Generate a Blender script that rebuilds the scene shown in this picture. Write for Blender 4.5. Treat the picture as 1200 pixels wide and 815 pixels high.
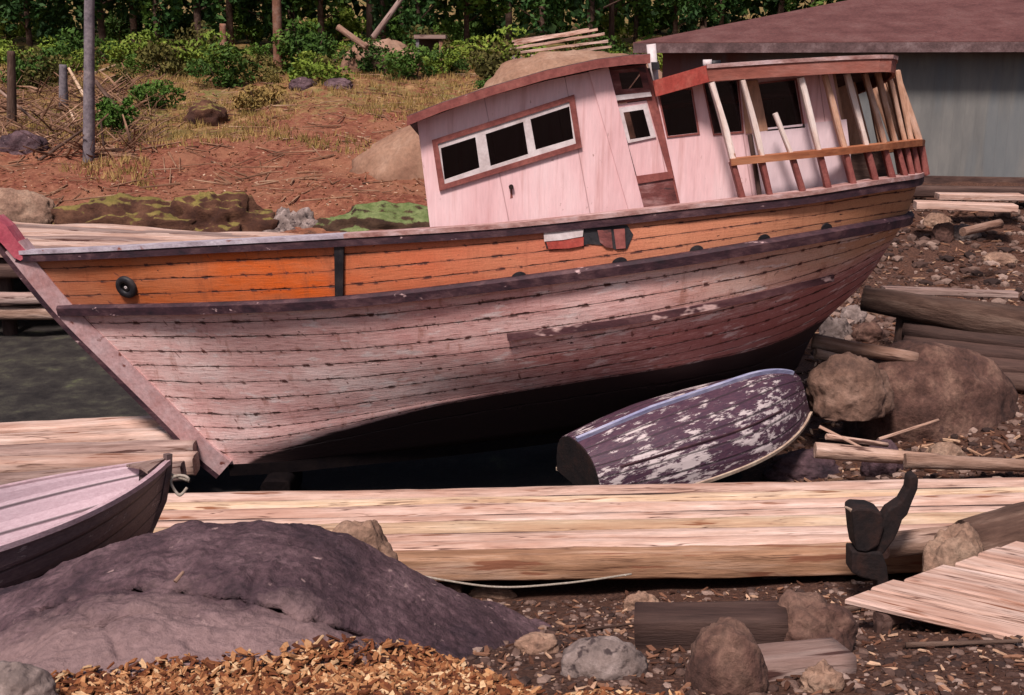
import bpy, bmesh, math, random
import numpy as np
from mathutils import Vector, Matrix, noise
R = math.radians
rnd = random.Random(7)
C = bpy.context.scene.collection
S = bpy.context.scene
for o in list(bpy.data.objects): bpy.data.objects.remove(o)

# ------------------------------------------------------------------ camera, world, light
EYE = 5.0; PITCH = R(13.2); F = 1400.0
cam = bpy.data.cameras.new('camera'); cam.lens = 36 * F / 1200; cam.sensor_width = 36; cam.clip_end = 1500
co = bpy.data.objects.new('camera', cam); C.objects.link(co)
co.location = (0, 0, EYE); co.rotation_euler = (R(90) - PITCH, 0, 0); S.camera = co
SUN_EL, SUN_AZ = R(55), R(200)      # azimuth clockwise from +y
w = bpy.data.worlds.new('World'); S.world = w; w.use_nodes = True
nt = w.node_tree; bg = nt.nodes['Background']
sky = nt.nodes.new('ShaderNodeTexSky'); sky.sky_type = 'NISHITA'; sky.sun_disc = False
sky.sun_elevation = SUN_EL; sky.sun_rotation = SUN_AZ; sky.dust_density = 3.0; sky.air_density = 0.8
nt.links.new(sky.outputs[0], bg.inputs[0]); bg.inputs[1].default_value = 0.055
sd = bpy.data.lights.new('sun', 'SUN'); sd.energy = 3.3; sd.angle = R(11); sd.color = (1.0, 0.88, 0.83)
so = bpy.data.objects.new('sun', sd); C.objects.link(so)
sv = Vector((math.sin(SUN_AZ) * math.cos(SUN_EL), math.cos(SUN_AZ) * math.cos(SUN_EL), math.sin(SUN_EL)))
so.rotation_euler = sv.to_track_quat('Z', 'Y').to_euler(); so.location = (-8, -8, 25)
S.view_settings.view_transform = 'Standard'; S.view_settings.look = 'None'
S.view_settings.exposure = 0.62; S.view_settings.gamma = 1.0; S.view_settings.use_curve_mapping = False

# ------------------------------------------------------------------ helpers
cp, sp = math.cos(PITCH), math.sin(PITCH)
def P(u, v, Y):
    """the point of the plane y = Y seen at photo pixel (u, v)"""
    xu = (u - 600) / F; yv = (v - 407.5) / F
    k = Y / (cp - yv * sp)
    return Vector((xu * k, Y, EYE - k * (sp + yv * cp)))
def sl(v):
    yv = (v - 407.5) / F
    return (sp + yv * cp) / (cp - yv * sp)

def tag(o, label=None, cat=None, group=None, kind=None):
    if label: o['label'] = label
    if cat: o['category'] = cat
    if group: o['group'] = group
    if kind: o['kind'] = kind
    return o
def thing(name, label, cat, loc=(0, 0, 0), group=None):
    o = bpy.data.objects.new(name, None); C.objects.link(o); o.location = loc
    o.empty_display_size = 0.2
    return tag(o, label, cat, group)
def wpos(p):
    v = Vector((0, 0, 0))
    while p is not None: v += p.location; p = p.parent
    return v
def obj(name, me, mat, parent=None, loc=None, rot=None, smooth=False):
    """me in world coordinates (loc None) or local ones; parents are only ever translated"""
    if isinstance(me, bmesh.types.BMesh):
        bm = me; me = bpy.data.meshes.new(name)
        bmesh.ops.recalc_face_normals(bm, faces=bm.faces); bm.to_mesh(me); bm.free()
    if smooth:
        me.polygons.foreach_set('use_smooth', [True] * len(me.polygons))
    if mat is not None and len(me.materials) == 0: me.materials.append(mat)
    if loc is None and parent is None:        # recentre the origin on a top-level mesh
        n = len(me.vertices); a = np.empty(n * 3); me.vertices.foreach_get('co', a); a = a.reshape(-1, 3)
        c = Vector(((a[:, 0].min() + a[:, 0].max()) / 2, (a[:, 1].min() + a[:, 1].max()) / 2, a[:, 2].min()))
        me.transform(Matrix.Translation(-c)); loc = c
    o = bpy.data.objects.new(name, me); C.objects.link(o)
    l = Vector(loc) if loc is not None else Vector((0, 0, 0))
    if parent is not None:
        o.parent = parent; l = l - wpos(parent)
    o.location = l
    if rot is not None: o.rotation_euler = rot.to_euler() if isinstance(rot, Matrix) else rot
    return o
def mesh(name, V, Fc):
    me = bpy.data.meshes.new(name); me.from_pydata([tuple(v) for v in V], [], Fc); me.update(); return me
def fix_normals(me):
    bm = bmesh.new(); bm.from_mesh(me); bmesh.ops.recalc_face_normals(bm, faces=bm.faces); bm.to_mesh(me); bm.free(); return me
def fn(x, y=0.0, z=0.0): return noise.noise(Vector((x, y, z)))
def fbm(x, y=0.0, z=0.0, o=4):
    s = 0; a = 1
    for i in range(o): s += a * noise.noise(Vector((x, y, z)) * 2 ** i); a *= .5
    return s

def herm(xs, Pn, xq):
    xs = np.asarray(xs, float); Pn = np.asarray(Pn, float); xq = np.clip(np.asarray(xq, float), xs[0], xs[-1])
    m = np.zeros_like(Pn); d = (Pn[1:] - Pn[:-1]) / (xs[1:] - xs[:-1])[:, None]
    h = xs[1:] - xs[:-1]
    m[0] = d[0]; m[-1] = d[-1]
    for i in range(1, len(xs) - 1): m[i] = (d[i - 1] * h[i] + d[i] * h[i - 1]) / (h[i] + h[i - 1])
    i = np.clip(np.searchsorted(xs, xq, side='right') - 1, 0, len(xs) - 2)
    t = ((xq - xs[i]) / h[i])[:, None]; H = h[i][:, None]
    return (2*t**3-3*t**2+1)*Pn[i] + (t**3-2*t**2+t)*H*m[i] + (-2*t**3+3*t**2)*Pn[i+1] + (t**3-t**2)*H*m[i+1]
def resample(pts, n, q=None):
    pts = np.array([list(p) for p in pts], float)
    L = np.r_[0, np.cumsum(np.linalg.norm(pts[1:] - pts[:-1], axis=1))]; L /= L[-1]
    return herm(L, pts, np.linspace(0, 1, n) if q is None else q)

# ------------------------------------------------------------------ materials
def new_mat(name):
    m = bpy.data.materials.new(name); m.use_nodes = True
    t = m.node_tree; b = t.nodes['Principled BSDF']; return m, t, b
def nd(t, typ, **kw):
    n = t.nodes.new(typ)
    for k, v in kw.items(): setattr(n, k, v)
    return n
def noise_n(t, vec, scale, detail=4, rough=.6, dist=0):
    n = nd(t, 'ShaderNodeTexNoise'); n.inputs['Scale'].default_value = scale; n.inputs['Detail'].default_value = detail
    n.inputs['Roughness'].default_value = rough; n.inputs['Distortion'].default_value = dist
    if vec is not None: t.links.new(vec, n.inputs['Vector'])
    return n.outputs['Fac']
def ramp(t, fac, stops):
    r = nd(t, 'ShaderNodeValToRGB'); el = r.color_ramp.elements
    while len(el) < len(stops): el.new(.5)
    for e, (p, c) in zip(el, stops):
        e.position = p; e.color = (c[0], c[1], c[2], 1) if not isinstance(c, (int, float)) else (c, c, c, 1)
    t.links.new(fac, r.inputs[0]); return r.outputs[0]
def mix(t, fac, a, b, mode='MIX'):
    n = nd(t, 'ShaderNodeMix', data_type='RGBA', blend_type=mode)
    for s, v in ((n.inputs[0], fac), (n.inputs[6], a), (n.inputs[7], b)):
        if hasattr(v, 'links') or isinstance(v, bpy.types.NodeSocket): t.links.new(v, s)
        elif isinstance(v, (int, float)): s.default_value = v
        else: s.default_value = (v[0], v[1], v[2], 1)
    return n.outputs[2]
def math_n(t, op, a, b=None, clamp=False):
    n = nd(t, 'ShaderNodeMath', operation=op, use_clamp=clamp)
    for s, v in ((n.inputs[0], a), (n.inputs[1], b)):
        if v is None: continue
        if isinstance(v, bpy.types.NodeSocket): t.links.new(v, s)
        else: s.default_value = v
    return n.outputs[0]
def mapping(t, vec, scale=(1, 1, 1)):
    m = nd(t, 'ShaderNodeMapping'); m.inputs['Scale'].default_value = scale; t.links.new(vec, m.inputs[0]); return m.outputs[0]
def bump(t, b, h, strength=.5, dist=.02):
    n = nd(t, 'ShaderNodeBump'); n.inputs['Strength'].default_value = strength; n.inputs['Distance'].default_value = dist
    t.links.new(h, n.inputs['Height']); t.links.new(n.outputs[0], b.inputs['Normal'])
def simple(name, cols, scale=4, stretch=(1, 1, 1), rough=.8, bs=.5, bd=.02, bscale=None, speck=None, metal=0, vary=.25, spec=.3, fine=(.62, 1.15), moss=None, cracks=None, apron=False):
    m, t, b = new_mat(name)
    tc = nd(t, 'ShaderNodeTexCoord').outputs['Object']; oi = nd(t, 'ShaderNodeObjectInfo')
    va = nd(t, 'ShaderNodeVectorMath', operation='ADD'); t.links.new(tc, va.inputs[0])
    rv = nd(t, 'ShaderNodeMath', operation='MULTIPLY'); t.links.new(oi.outputs['Random'], rv.inputs[0]); rv.inputs[1].default_value = 37
    t.links.new(rv.outputs[0], va.inputs[1])
    vec = mapping(t, va.outputs[0], stretch)
    f = noise_n(t, vec, scale, 6, .65)
    k = len(cols); lo, hi = .3, .7
    col = ramp(t, f, [(lo + (hi - lo) * i / max(1, k - 1), c) for i, c in enumerate(cols)])
    g = noise_n(t, vec, bscale or scale * 5, 5, .7)
    col = mix(t, 1.0, col, ramp(t, g, [(.25, fine[0]), (.75, fine[1])]), 'MULTIPLY')
    if apron:      # pale worn skin low on the seaward face of the rock
        ay = nd(t, 'ShaderNodeSeparateXYZ'); t.links.new(tc, ay.inputs[0])
        am = math_n(t, 'ADD', math_n(t, 'MULTIPLY', ay.outputs[1], -.5), math_n(t, 'MULTIPLY', noise_n(t, tc, 1.6, 6, .7), .9))
        col = mix(t, ramp(t, am, [(.72, 0.0), (.98, .8)]), col, mix(t, g, (.12, .07, .07), (.36, .24, .23)))
    if cracks:     # drying checks that run with the grain
        cn = noise_n(t, mapping(t, va.outputs[0], (.35, 9, 9)), 1.3, 3, .5, .3)
        cd = nd(t, 'ShaderNodeMath', operation='ABSOLUTE'); t.links.new(math_n(t, 'SUBTRACT', cn, .5), cd.inputs[0])
        cb = noise_n(t, mapping(t, va.outputs[0], (.8, 3, 3)), 1.5, 4, .7)
        ck = math_n(t, 'MULTIPLY', ramp(t, cd.outputs[0], [(.0, 1.0), (cracks, 0.0)]), ramp(t, cb, [(.42, 0.0), (.56, 1.0)]))
        wk = noise_n(t, mapping(t, va.outputs[0], (.5, 2.5, 2.5)), .9, 4, .6)
        col = mix(t, ramp(t, wk, [(.48, 0.0), (.66, .55)]), col, (cols[0][0]*.8, cols[0][1]*.7, cols[0][2]*.65))
        col = mix(t, ck, col, (.07, .025, .015))
    if moss:       # moss grows on what faces up
        geo = nd(t, 'ShaderNodeNewGeometry'); sz = nd(t, 'ShaderNodeSeparateXYZ'); t.links.new(geo.outputs['Normal'], sz.inputs[0])
        mk = math_n(t, 'ADD', math_n(t, 'MULTIPLY', sz.outputs[2], .55), math_n(t, 'MULTIPLY', noise_n(t, tc, 2.3, 6, .7), .8))
        mc = ramp(t, noise_n(t, tc, 5, 5, .7), [(.35, moss[0]), (.65, moss[1])])
        col = mix(t, ramp(t, mk, [(moss[2], 0.0), (moss[2] + .08, 1.0)]), col, mc)
    if speck:
        s = noise_n(t, vec, speck[1], 3, .6)
        col = mix(t, ramp(t, s, [(speck[2], 0.0), (speck[2] + .06, 1.0)]), col, speck[0])
    if vary:
        vv = nd(t, 'ShaderNodeMapRange'); t.links.new(oi.outputs['Random'], vv.inputs[0]); vv.inputs[3].default_value = 1 - vary; vv.inputs[4].default_value = 1 + vary
        hs = nd(t, 'ShaderNodeHueSaturation'); t.links.new(col, hs.inputs['Color']); t.links.new(vv.outputs[0], hs.inputs['Value']); col = hs.outputs[0]
    t.links.new(col, b.inputs['Base Color']); b.inputs['Roughness'].default_value = rough
    b.inputs['Metallic'].default_value = metal; b.inputs['Specular IOR Level'].default_value = spec
    bump(t, b, mix(t, .5, g, f), bs, bd)
    return m

def hull_mat(name, n_strake, kind):
    m, t, b = new_mat(name)
    uv = nd(t, 'ShaderNodeUVMap').outputs[0]
    sx = nd(t, 'ShaderNodeSeparateXYZ'); t.links.new(uv, sx.inputs[0]); X, Yv = sx.outputs[0], sx.outputs[1]
    obj_c = nd(t, 'ShaderNodeTexCoord').outputs['Object']
    wob = noise_n(t, mapping(t, uv, (14, .7, 1)), 1, 3, .6)
    y2 = math_n(t, 'ADD', Yv, math_n(t, 'MULTIPLY', math_n(t, 'SUBTRACT', wob, .5), .16))
    fr = math_n(t, 'FRACT', y2)
    d = math_n(t, 'MINIMUM', fr, math_n(t, 'SUBTRACT', 1.0, fr))      # distance to a seam
    brk = noise_n(t, mapping(t, uv, (34, 1.3, 1)), 1, 4, .7)
    wid = ramp(t, brk, [(.42, .006), (.58, .045), (.68, .13)])
    seam = math_n(t, 'SUBTRACT', 1.0, math_n(t, 'DIVIDE', d, math_n(t, 'ADD', wid, .012)), True)
    seam = math_n(t, 'POWER', seam, .6)
    seam = math_n(t, 'MULTIPLY', seam, ramp(t, brk, [(.3, .5), (.52, 1.0)]))
    grain = noise_n(t, mapping(t, uv, (30, 5, 1)), 1.5, 6, .7)
    blot = noise_n(t, mapping(t, obj_c, (.6, .6, 1.4)), 1.4, 5, .65)
    sp_ = noise_n(t, mapping(t, uv, (90, 3.2, 1)), 1, 3, .6)
    fine = noise_n(t, obj_c, 55, 4, .7)
    streak = noise_n(t, mapping(t, obj_c, (9, 9, .5)), 1, 4, .6)
    if kind == 'lower':
        base = ramp(t, blot, [(.30, (.64, .33, .31)), (.5, (.76, .48, .45)), (.68, (.83, .64, .61))])
        # old red-lead showing through where the paint wore off low on the quarter
        low = ramp(t, math_n(t, 'MULTIPLY', X, 1.0), [(.35, 0.0), (.75, 1.0)])
        lowy = ramp(t, math_n(t, 'DIVIDE', Yv, 16.0), [(.42, .0), (.58, .9)])
        rr = math_n(t, 'MULTIPLY', low, lowy)
        redmask = ramp(t, math_n(t, 'ADD', math_n(t, 'MULTIPLY', rr, .40), grain), [(.50, 0.0), (.80, 1.0)])
        base = mix(t, math_n(t, 'MULTIPLY', redmask, .8), base, (.33, .085, .075))
        # aft planks bare to tan wood
        tan = ramp(t, X, [(.62, 0.0), (.9, .85)])
        tany = ramp(t, math_n(t, 'DIVIDE', Yv, 16.0), [(.40, 1.0), (.52, .0)])
        base = mix(t, math_n(t, 'MULTIPLY', tan, tany), base, (.52, .27, .13))
        peel = ramp(t, grain, [(.60, 0.0), (.66, 1.0)])
        base = mix(t, math_n(t, 'MULTIPLY', peel, .55), base, (.30, .13, .10))
        rust = ramp(t, streak, [(.58, 0.0), (.70, 1.0)])
        base = mix(t, math_n(t, 'MULTIPLY', rust, .45), base, (.30, .09, .045))
        white = ramp(t, noise_n(t, mapping(t, uv, (12, .8, 1)), 1.6, 5, .7), [(.56, 0.0), (.64, 1.0)])
        base = mix(t, math_n(t, 'MULTIPLY', white, .65), base, (.84, .74, .72))
    else:
        og = ramp(t, X, [(.02, (.38, .12, .06)), (.12, (.50, .11, .022)), (.32, (.62, .105, .010)), (.345, (.56, .13, .045)), (.55, (.50, .15, .085)), (.8, (.46, .20, .11)), (1.0, (.42, .22, .10))])
        base = mix(t, ramp(t, blot, [(.35, 0.0), (.7, .5)]), og, (.52, .24, .13))
        peel = ramp(t, grain, [(.56, 0.0), (.64, 1.0)])
        base = mix(t, math_n(t, 'MULTIPLY', peel, .5), base, (.36, .12, .05))
        rust = ramp(t, streak, [(.56, 0.0), (.72, 1.0)])
        base = mix(t, math_n(t, 'MULTIPLY', rust, .4), base, (.22, .06, .03))
    dash = noise_n(t, mapping(t, uv, (70, 1.0, 1)), 1, 3, .6)
    near = math_n(t, 'MULTIPLY', ramp(t, dash, [(.54, 0.0), (.60, 1.0)]), ramp(t, d, [(.06, 1.0), (.16, 0.0)]))
    base = mix(t, near, base, (.07, .02, .018))
    vc = noise_n(t, mapping(t, uv, (120, .9, 1)), 1, 2, .5)
    halo = math_n(t, 'MULTIPLY', ramp(t, d, [(.0, .32), (.20, 0.0)]), ramp(t, grain, [(.35, .3), (.65, 1.0)]))
    base = mix(t, halo, base, (.22, .07, .05))
    base = mix(t, ramp(t, vc, [(.71, 0.0), (.75, .8)]), base, (.16, .05, .04))
    base = mix(t, ramp(t, sp_, [(.68, 0.0), (.72, 1.0)]), base, (.05, .02, .02))
    base = mix(t, 1.0, base, ramp(t, fine, [(.2, .75), (.8, 1.15)]), 'MULTIPLY')
    base = mix(t, seam, base, (.045, .018, .015))
    if kind == 'lower':
        # black below the boot line: bottom paint, with the underside's shade painted in
        bl = ramp(t, X, [(.02, 0.0), (.10, .45), (.22, .78), (.40, 1.0)])
        yb = math_n(t, 'ADD', math_n(t, 'ADD', math_n(t, 'DIVIDE', y2, 16.0), math_n(t, 'MULTIPLY', math_n(t, 'SUBTRACT', bl, 1.0), .125)), math_n(t, 'MULTIPLY', math_n(t, 'SUBTRACT', grain, .5), .02))
        botm = ramp(t, yb, [(.815, 0.0), (.822, 1.0)])
        base = mix(t, botm, base, (.035, .018, .018))
    t.links.new(base, b.inputs['Base Color'])
    b.inputs['Roughness'].default_value = .72; b.inputs['Specular IOR Level'].default_value = .3
    h = math_n(t, 'SUBTRACT', math_n(t, 'MULTIPLY', grain, .35), math_n(t, 'MULTIPLY', seam, 1.0))
    bump(t, b, h, .9, .02)
    return m

M = {}
M['timber'] = simple('weathered_timber', [(.38, .21, .155), (.56, .38, .31), (.67, .51, .45)], 3, (.22, 2.2, 2.2), .85, .8, .02, 14, ((.20, .08, .045), 5, .62), vary=.12, cracks=.016)
M['timber_front'] = simple('brown_front_timber', [(.22, .11, .06), (.36, .20, .12), (.54, .36, .27)], 3, (.22, 2.2, 2.2), .85, .8, .02, 14, ((.20, .08, .045), 5, .58), vary=.05, cracks=.02)
M['timber_yellow'] = simple('yellowed_timber', [(.40, .24, .15), (.58, .41, .28), (.66, .51, .40)], 3, (.22, 2.2, 2.2), .85, .8, .02, 14, ((.2, .08, .04), 5, .62), vary=.12, cracks=.016)
M['timber_grey'] = simple('grey_timber', [(.20, .12, .10), (.34, .23, .20), (.46, .35, .31)], 3, (.22, 2.2, 2.2), .9, .9, .025, 14, ((.07, .03, .025), 5, .60), vary=.2, cracks=.016)
M['timber_dark'] = simple('dark_timber', [(.035, .018, .015), (.07, .037, .03), (.12, .07, .055)], 3, (.22, 2, 2), .8, .9, .03, 14, vary=.2)
M['driftwood'] = simple('driftwood', [(.24, .13, .09), (.38, .24, .18), (.50, .36, .30)], 3, (.3, 2, 2), .9, .9, .03, 12, ((.08, .04, .03), 4, .62), vary=.25, cracks=.016)
M['bark'] = simple('bark', [(.04, .02, .015), (.09, .05, .037), (.17, .11, .085)], 3, (.4, 2, 2), .95, 1, .05, 9, vary=.2)
M['pole_grey'] = simple('grey_pole', [(.12, .10, .12), (.20, .17, .19), (.27, .23, .24)], 3, (1, 1, .3), .9, .6, .02, 12)
M['trunk_red'] = simple('red_bark', [(.15, .06, .035), (.24, .11, .07), (.3, .18, .14)], 3, (1, 1, .3), .9, .9, .04, 10)
M['rock_dark'] = simple('dark_purple_rock', [(.022, .012, .018), (.07, .038, .045), (.18, .11, .12)], 1.1, (1, 1, 1.4), .75, 1, .05, 20, ((.30, .20, .19), 9, .67), vary=.0, fine=(.35, 1.6), apron=True)
M['rock_tan'] = simple('tan_granite', [(.16, .09, .065), (.28, .17, .12), (.38, .26, .19)], 2.2, (1, 1, 1), .9, .9, .04, 22, ((.09, .05, .04), 7, .64), vary=.15, fine=(.45, 1.3))
M['rock_brown'] = simple('brown_granite', [(.04, .02, .016), (.09, .044, .034), (.20, .115, .085)], 2.2, (1, 1, 1), .9, .9, .05, 16, ((.07, .035, .03), 5, .64), vary=.1, fine=(.4, 1.4))
M['rock_brown2'] = simple('warm_brown_granite', [(.08, .045, .035), (.16, .09, .065), (.26, .16, .12)], 2.2, (1, 1, 1), .9, .9, .05, 16, vary=.05, fine=(.45, 1.3))
M['rock_slab'] = simple('pale_slab_rock', [(.20, .10, .065), (.29, .165, .11), (.36, .23, .165)], .8, (1, 1, 1), .9, .6, .04, 8, vary=.08)
M['rock_grey'] = simple('grey_stone', [(.10, .075, .07), (.20, .15, .135), (.34, .27, .25)], 5, (1, 1, 1), .9, .9, .03, 26, ((.05, .035, .035), 9, .58), vary=.2)
M['moss_rock'] = simple('mossy_rock', [(.03, .012, .010), (.075, .03, .018), (.15, .07, .04)], 1.8, (1, 1, 1.4), .95, 1, .06, 14, vary=.1, moss=((.11, .09, .02), (.22, .16, .05), .80))
M['moss_green'] = simple('mossy_rock_green', [(.02, .010, .008), (.05, .025, .015), (.09, .05, .03)], 1.8, (1, 1, 1.4), .95, 1, .06, 14, vary=.1, moss=((.07, .10, .025), (.17, .20, .08), .76))
M['pink_wall'] = simple('pink_plywood_paint', [(.60, .34, .35), (.70, .43, .45), (.76, .52, .54)], .8, (1.6, 1, .35), .7, .35, .01, 18, ((.40, .19, .17), 3.2, .70), vary=.02, fine=(.90, 1.06))
def wall_mat(name, base_cols, rustc):
    m, t, b = new_mat(name); c = nd(t, 'ShaderNodeTexCoord').outputs['Object']
    f = noise_n(t, mapping(t, c, (1.4, 1, .4)), 1.0, 6, .65); col = ramp(t, f, [(.3, base_cols[0]), (.5, base_cols[1]), (.7, base_cols[2])])
    st = noise_n(t, mapping(t, c, (11, 3, .45)), 1.0, 5, .65); col = mix(t, ramp(t, st, [(.54, 0.0), (.72, .45)]), col, rustc)
    gr = noise_n(t, mapping(t, c, (30, 30, 3)), 1.2, 5, .7); col = mix(t, 1.0, col, ramp(t, gr, [(.25, .86), (.75, 1.06)]), 'MULTIPLY')
    pl = noise_n(t, mapping(t, c, (2, 2, 1.2)), 5, 7, .75); pm = ramp(t, pl, [(.655, 0.0), (.675, .8)]); col = mix(t, pm, col, (.34, .18, .14))
    sx = nd(t, 'ShaderNodeSeparateXYZ'); t.links.new(c, sx.inputs[0])
    fr = math_n(t, 'FRACT', math_n(t, 'ADD', math_n(t, 'MULTIPLY', math_n(t, 'ADD', sx.outputs[0], math_n(t, 'MULTIPLY', sx.outputs[2], .20)), 1.05), .35)); d = math_n(t, 'MINIMUM', fr, math_n(t, 'SUBTRACT', 1.0, fr)); seam = ramp(t, d, [(.003, 1.0), (.008, 0.0)])
    col = mix(t, math_n(t, 'MULTIPLY', seam, .55), col, (.25, .10, .09))
    t.links.new(col, b.inputs['Base Color']); b.inputs['Roughness'].default_value = .7
    bump(t, b, math_n(t, 'SUBTRACT', math_n(t, 'SUBTRACT', gr, math_n(t, 'MULTIPLY', pm, .6)), seam), .5, .008); return m
M['pink_wall'] = wall_mat('pink_plywood', [(.66, .38, .39), (.77, .50, .51), (.82, .60, .61)], (.42, .15, .12))
M['pink_wall_pale'] = simple('pale_lilac_paint', [(.52, .40, .42), (.64, .50, .53), (.70, .58, .62)], .9, (1.5, 1, .4), .7, .35, .01, 18, ((.30, .16, .12), 3, .69), vary=.02, fine=(.88, 1.06))
M['tan_wall'] = simple('bare_tan_panel', [(.30, .14, .08), (.42, .23, .15), (.50, .31, .22)], 1.4, (1.5, 1, .4), .75, .4, .01, 18, vary=.05)
M['white_trim'] = simple('white_trim_paint', [(.44, .36, .35), (.58, .50, .50), (.70, .63, .63)], 6, (1, 1, 1), .6, .4, .006, 30, ((.45, .3, .27), 9, .72), vary=.03, fine=(.85, 1.06))
M['maroon'] = simple('maroon_trim_paint', [(.16, .04, .035), (.24, .07, .06), (.32, .11, .09)], 5, (1, 1, 1), .7, .6, .01, 24, ((.4, .25, .22), 10, .72), vary=.08)
M['red_paint'] = simple('red_fascia_paint', [(.27, .035, .025), (.36, .06, .045), (.40, .11, .08)], 4, (1, 1, 1), .65, .5, .01, 24, vary=.05)
M['roof_tar'] = simple('tar_roofing', [(.06, .035, .035), (.12, .07, .07), (.22, .15, .15)], 3, (1, 1, 1), .85, .8, .02, 20, vary=.05)
M['oak_rail'] = simple('orange_brown_wood', [(.24, .07, .03), (.36, .13, .06), (.44, .19, .10)], 3, (.25, 2, 2), .75, .7, .012, 14, vary=.1)
M['fascia_brown'] = simple('red_brown_fascia', [(.18, .05, .035), (.28, .09, .065), (.34, .15, .12)], 3, (.5, 2, 2), .75, .7, .012, 14, vary=.05)
M['post_pale'] = simple('flaking_cream_post', [(.52, .33, .25), (.74, .60, .54), (.80, .72, .68)], 4, (.5, 2, 2), .8, .8, .012, 12, ((.34, .14, .07), 6, .64), vary=.05, fine=(.8, 1.08))
M['post_tan'] = simple('bare_tan_post', [(.36, .17, .10), (.54, .31, .21), (.66, .45, .36)], 4, (.5, 2, 2), .8, .8, .012, 12, vary=.08)
M['rub'] = simple('purple_brown_rail', [(.015, .008, .014), (.045, .018, .026), (.12, .06, .065)], 3, (1, 2, 2), .7, .8, .015, 18, ((.45, .30, .30), 5, .66), vary=.05)
M['guard_dark'] = simple('dark_guard_timber', [(.03, .012, .016), (.07, .025, .03), (.14, .07, .07)], 2, (.8, 2, 2), .75, .8, .015, 18, ((.48, .32, .30), 2.6, .56), vary=.02)
M['guard'] = simple('worn_red_guard', [(.08, .022, .022), (.18, .055, .05), (.40, .22, .21)], 3, (.8, 2, 2), .75, .8, .015, 18, ((.06, .025, .025), 5, .6), vary=.05)
M['cap'] = simple('pale_cap_rail', [(.24, .19, .22), (.40, .34, .39), (.56, .51, .56)], 3, (.8, 2, 2), .6, .6, .01, 22, ((.20, .06, .04), 4, .62), vary=.05)
M['cap_red'] = simple('worn_red_cap_rail', [(.20, .07, .06), (.38, .22, .20), (.58, .42, .42)], 4, (.8, 2, 2), .7, .6, .01, 22, vary=.05)
M['black'] = simple('black_iron', [(.010, .009, .012), (.02, .018, .022), (.045, .035, .035)], 6, (1, 1, 1), .55, .6, .01, 30, vary=.05)
M['iron_rust'] = simple('rusted_iron', [(.006, .004, .005), (.014, .008, .008), (.032, .014, .011)], 5, (1, 1, 1), .85, .9, .02, 22, vary=.05)
M['stem'] = simple('pale_stem_paint', [(.40, .20, .19), (.50, .31, .31), (.58, .42, .43)], 3, (1, 1, 1), .7, .6, .01, 22, ((.16, .05, .04), 5, .64), vary=.03)
M['stem_red'] = simple('pink_red_stem_head', [(.36, .06, .09), (.46, .10, .13), (.52, .18, .20)], 4, (1, 1, 1), .6, .5, .01, 22, vary=.03)
M['blackened'] = simple('shade_black_bottom', [(.004, .003, .004), (.009, .006, .006)], 4, bs=.4, rough=.95, vary=.02, spec=.05)  # near-black colour stands in for the shade under the hull
M['rope'] = simple('pale_rope', [(.34, .28, .22), (.48, .42, .36)], 30, (1, 1, 1), .9, .6, .005, 60)
M['inner'] = simple('bare_inner_planks', [(.10, .06, .045), (.18, .11, .08), (.24, .15, .11)], 3, (.3, 2, 2), .85, .6, .01, 14)
M['deck'] = simple('grey_deck', [(.16, .12, .11), (.26, .20, .18), (.34, .27, .25)], 3, (.3, 3, 1), .85, .6, .01, 14)
M['boat_out'] = simple('grey_brown_boat_paint', [(.07, .045, .045), (.13, .085, .08), (.20, .13, .12)], 2.2, (1, 1, 2.2), .75, .6, .01, 20, ((.28, .2, .17), 6, .68), vary=.03)
M['boat_in'] = simple('pink_grey_boat_paint', [(.38, .24, .27), (.50, .34, .37), (.58, .42, .45)], 2.2, (1, 1, 2.2), .65, .5, .01, 20, ((.2, .12, .11), 6, .70), vary=.03)
M['blue_keel'] = simple('pale_blue_keel_paint', [(.16, .15, .28), (.28, .29, .44), (.50, .49, .60)], 5, (.4, 2, 2), .55, .6, .008, 22, vary=.03)
M['gunwale'] = simple('tan_gunwale', [(.24, .15, .12), (.40, .29, .22), (.52, .42, .32)], 6, (1, 1, 1), .75, .6, .008, 22)
M['leaf_dark'] = simple('dark_green_leaves', [(.010, .028, .008), (.022, .062, .013), (.05, .105, .018)], .45, (1, 1, 1), .7, .1, .01, 3, vary=.3, spec=.2)
M['leaf_mid'] = simple('mid_green_leaves', [(.025, .055, .01), (.055, .115, .016), (.12, .19, .03)], .45, (1, 1, 1), .7, .1, .01, 3, vary=.3, spec=.2)
M['leaf_bright'] = simple('yellow_green_leaves', [(.08, .13, .015), (.17, .24, .03), (.28, .33, .06)], .5, (1, 1, 1), .7, .1, .01, 3, vary=.2, spec=.2)
M['leaf_dry'] = simple('olive_scrub_leaves', [(.06, .06, .015), (.13, .115, .03), (.24, .17, .05)], .6, (1, 1, 1), .8, .1, .01, 3, vary=.3, spec=.2)
M['grass'] = simple('dry_grass', [(.13, .11, .03), (.30, .20, .07), (.44, .28, .12)], .5, (1, 1, 1), .9, .1, .01, 3, vary=0, spec=.1)
M['chips'] = simple('wood_chips', [(.09, .03, .015), (.24, .085, .03), (.50, .27, .12), (.16, .05, .025), (.62, .44, .27)], 16, (1, 1, 1), .85, .5, .01, 60, vary=0)
M['litter'] = simple('pale_leaf_litter', [(.30, .12, .06), (.46, .25, .14), (.55, .38, .26)], 1.5, (1, 1, 1), .9, .3, .01, 30, vary=0)
M['pebble'] = simple('shore_pebbles', [(.045, .024, .02), (.10, .055, .042), (.24, .15, .12)], 7, (1, 1, 1), .9, .5, .01, 40, vary=0)
M['shingle'] = simple('brown_shingle_roof', [(.08, .028, .026), (.12, .046, .042), (.15, .07, .064)], 1.5, (1, 1, 1), .9, .7, .03, 14, ((.06, .03, .03), 8, .66), vary=0)
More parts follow.
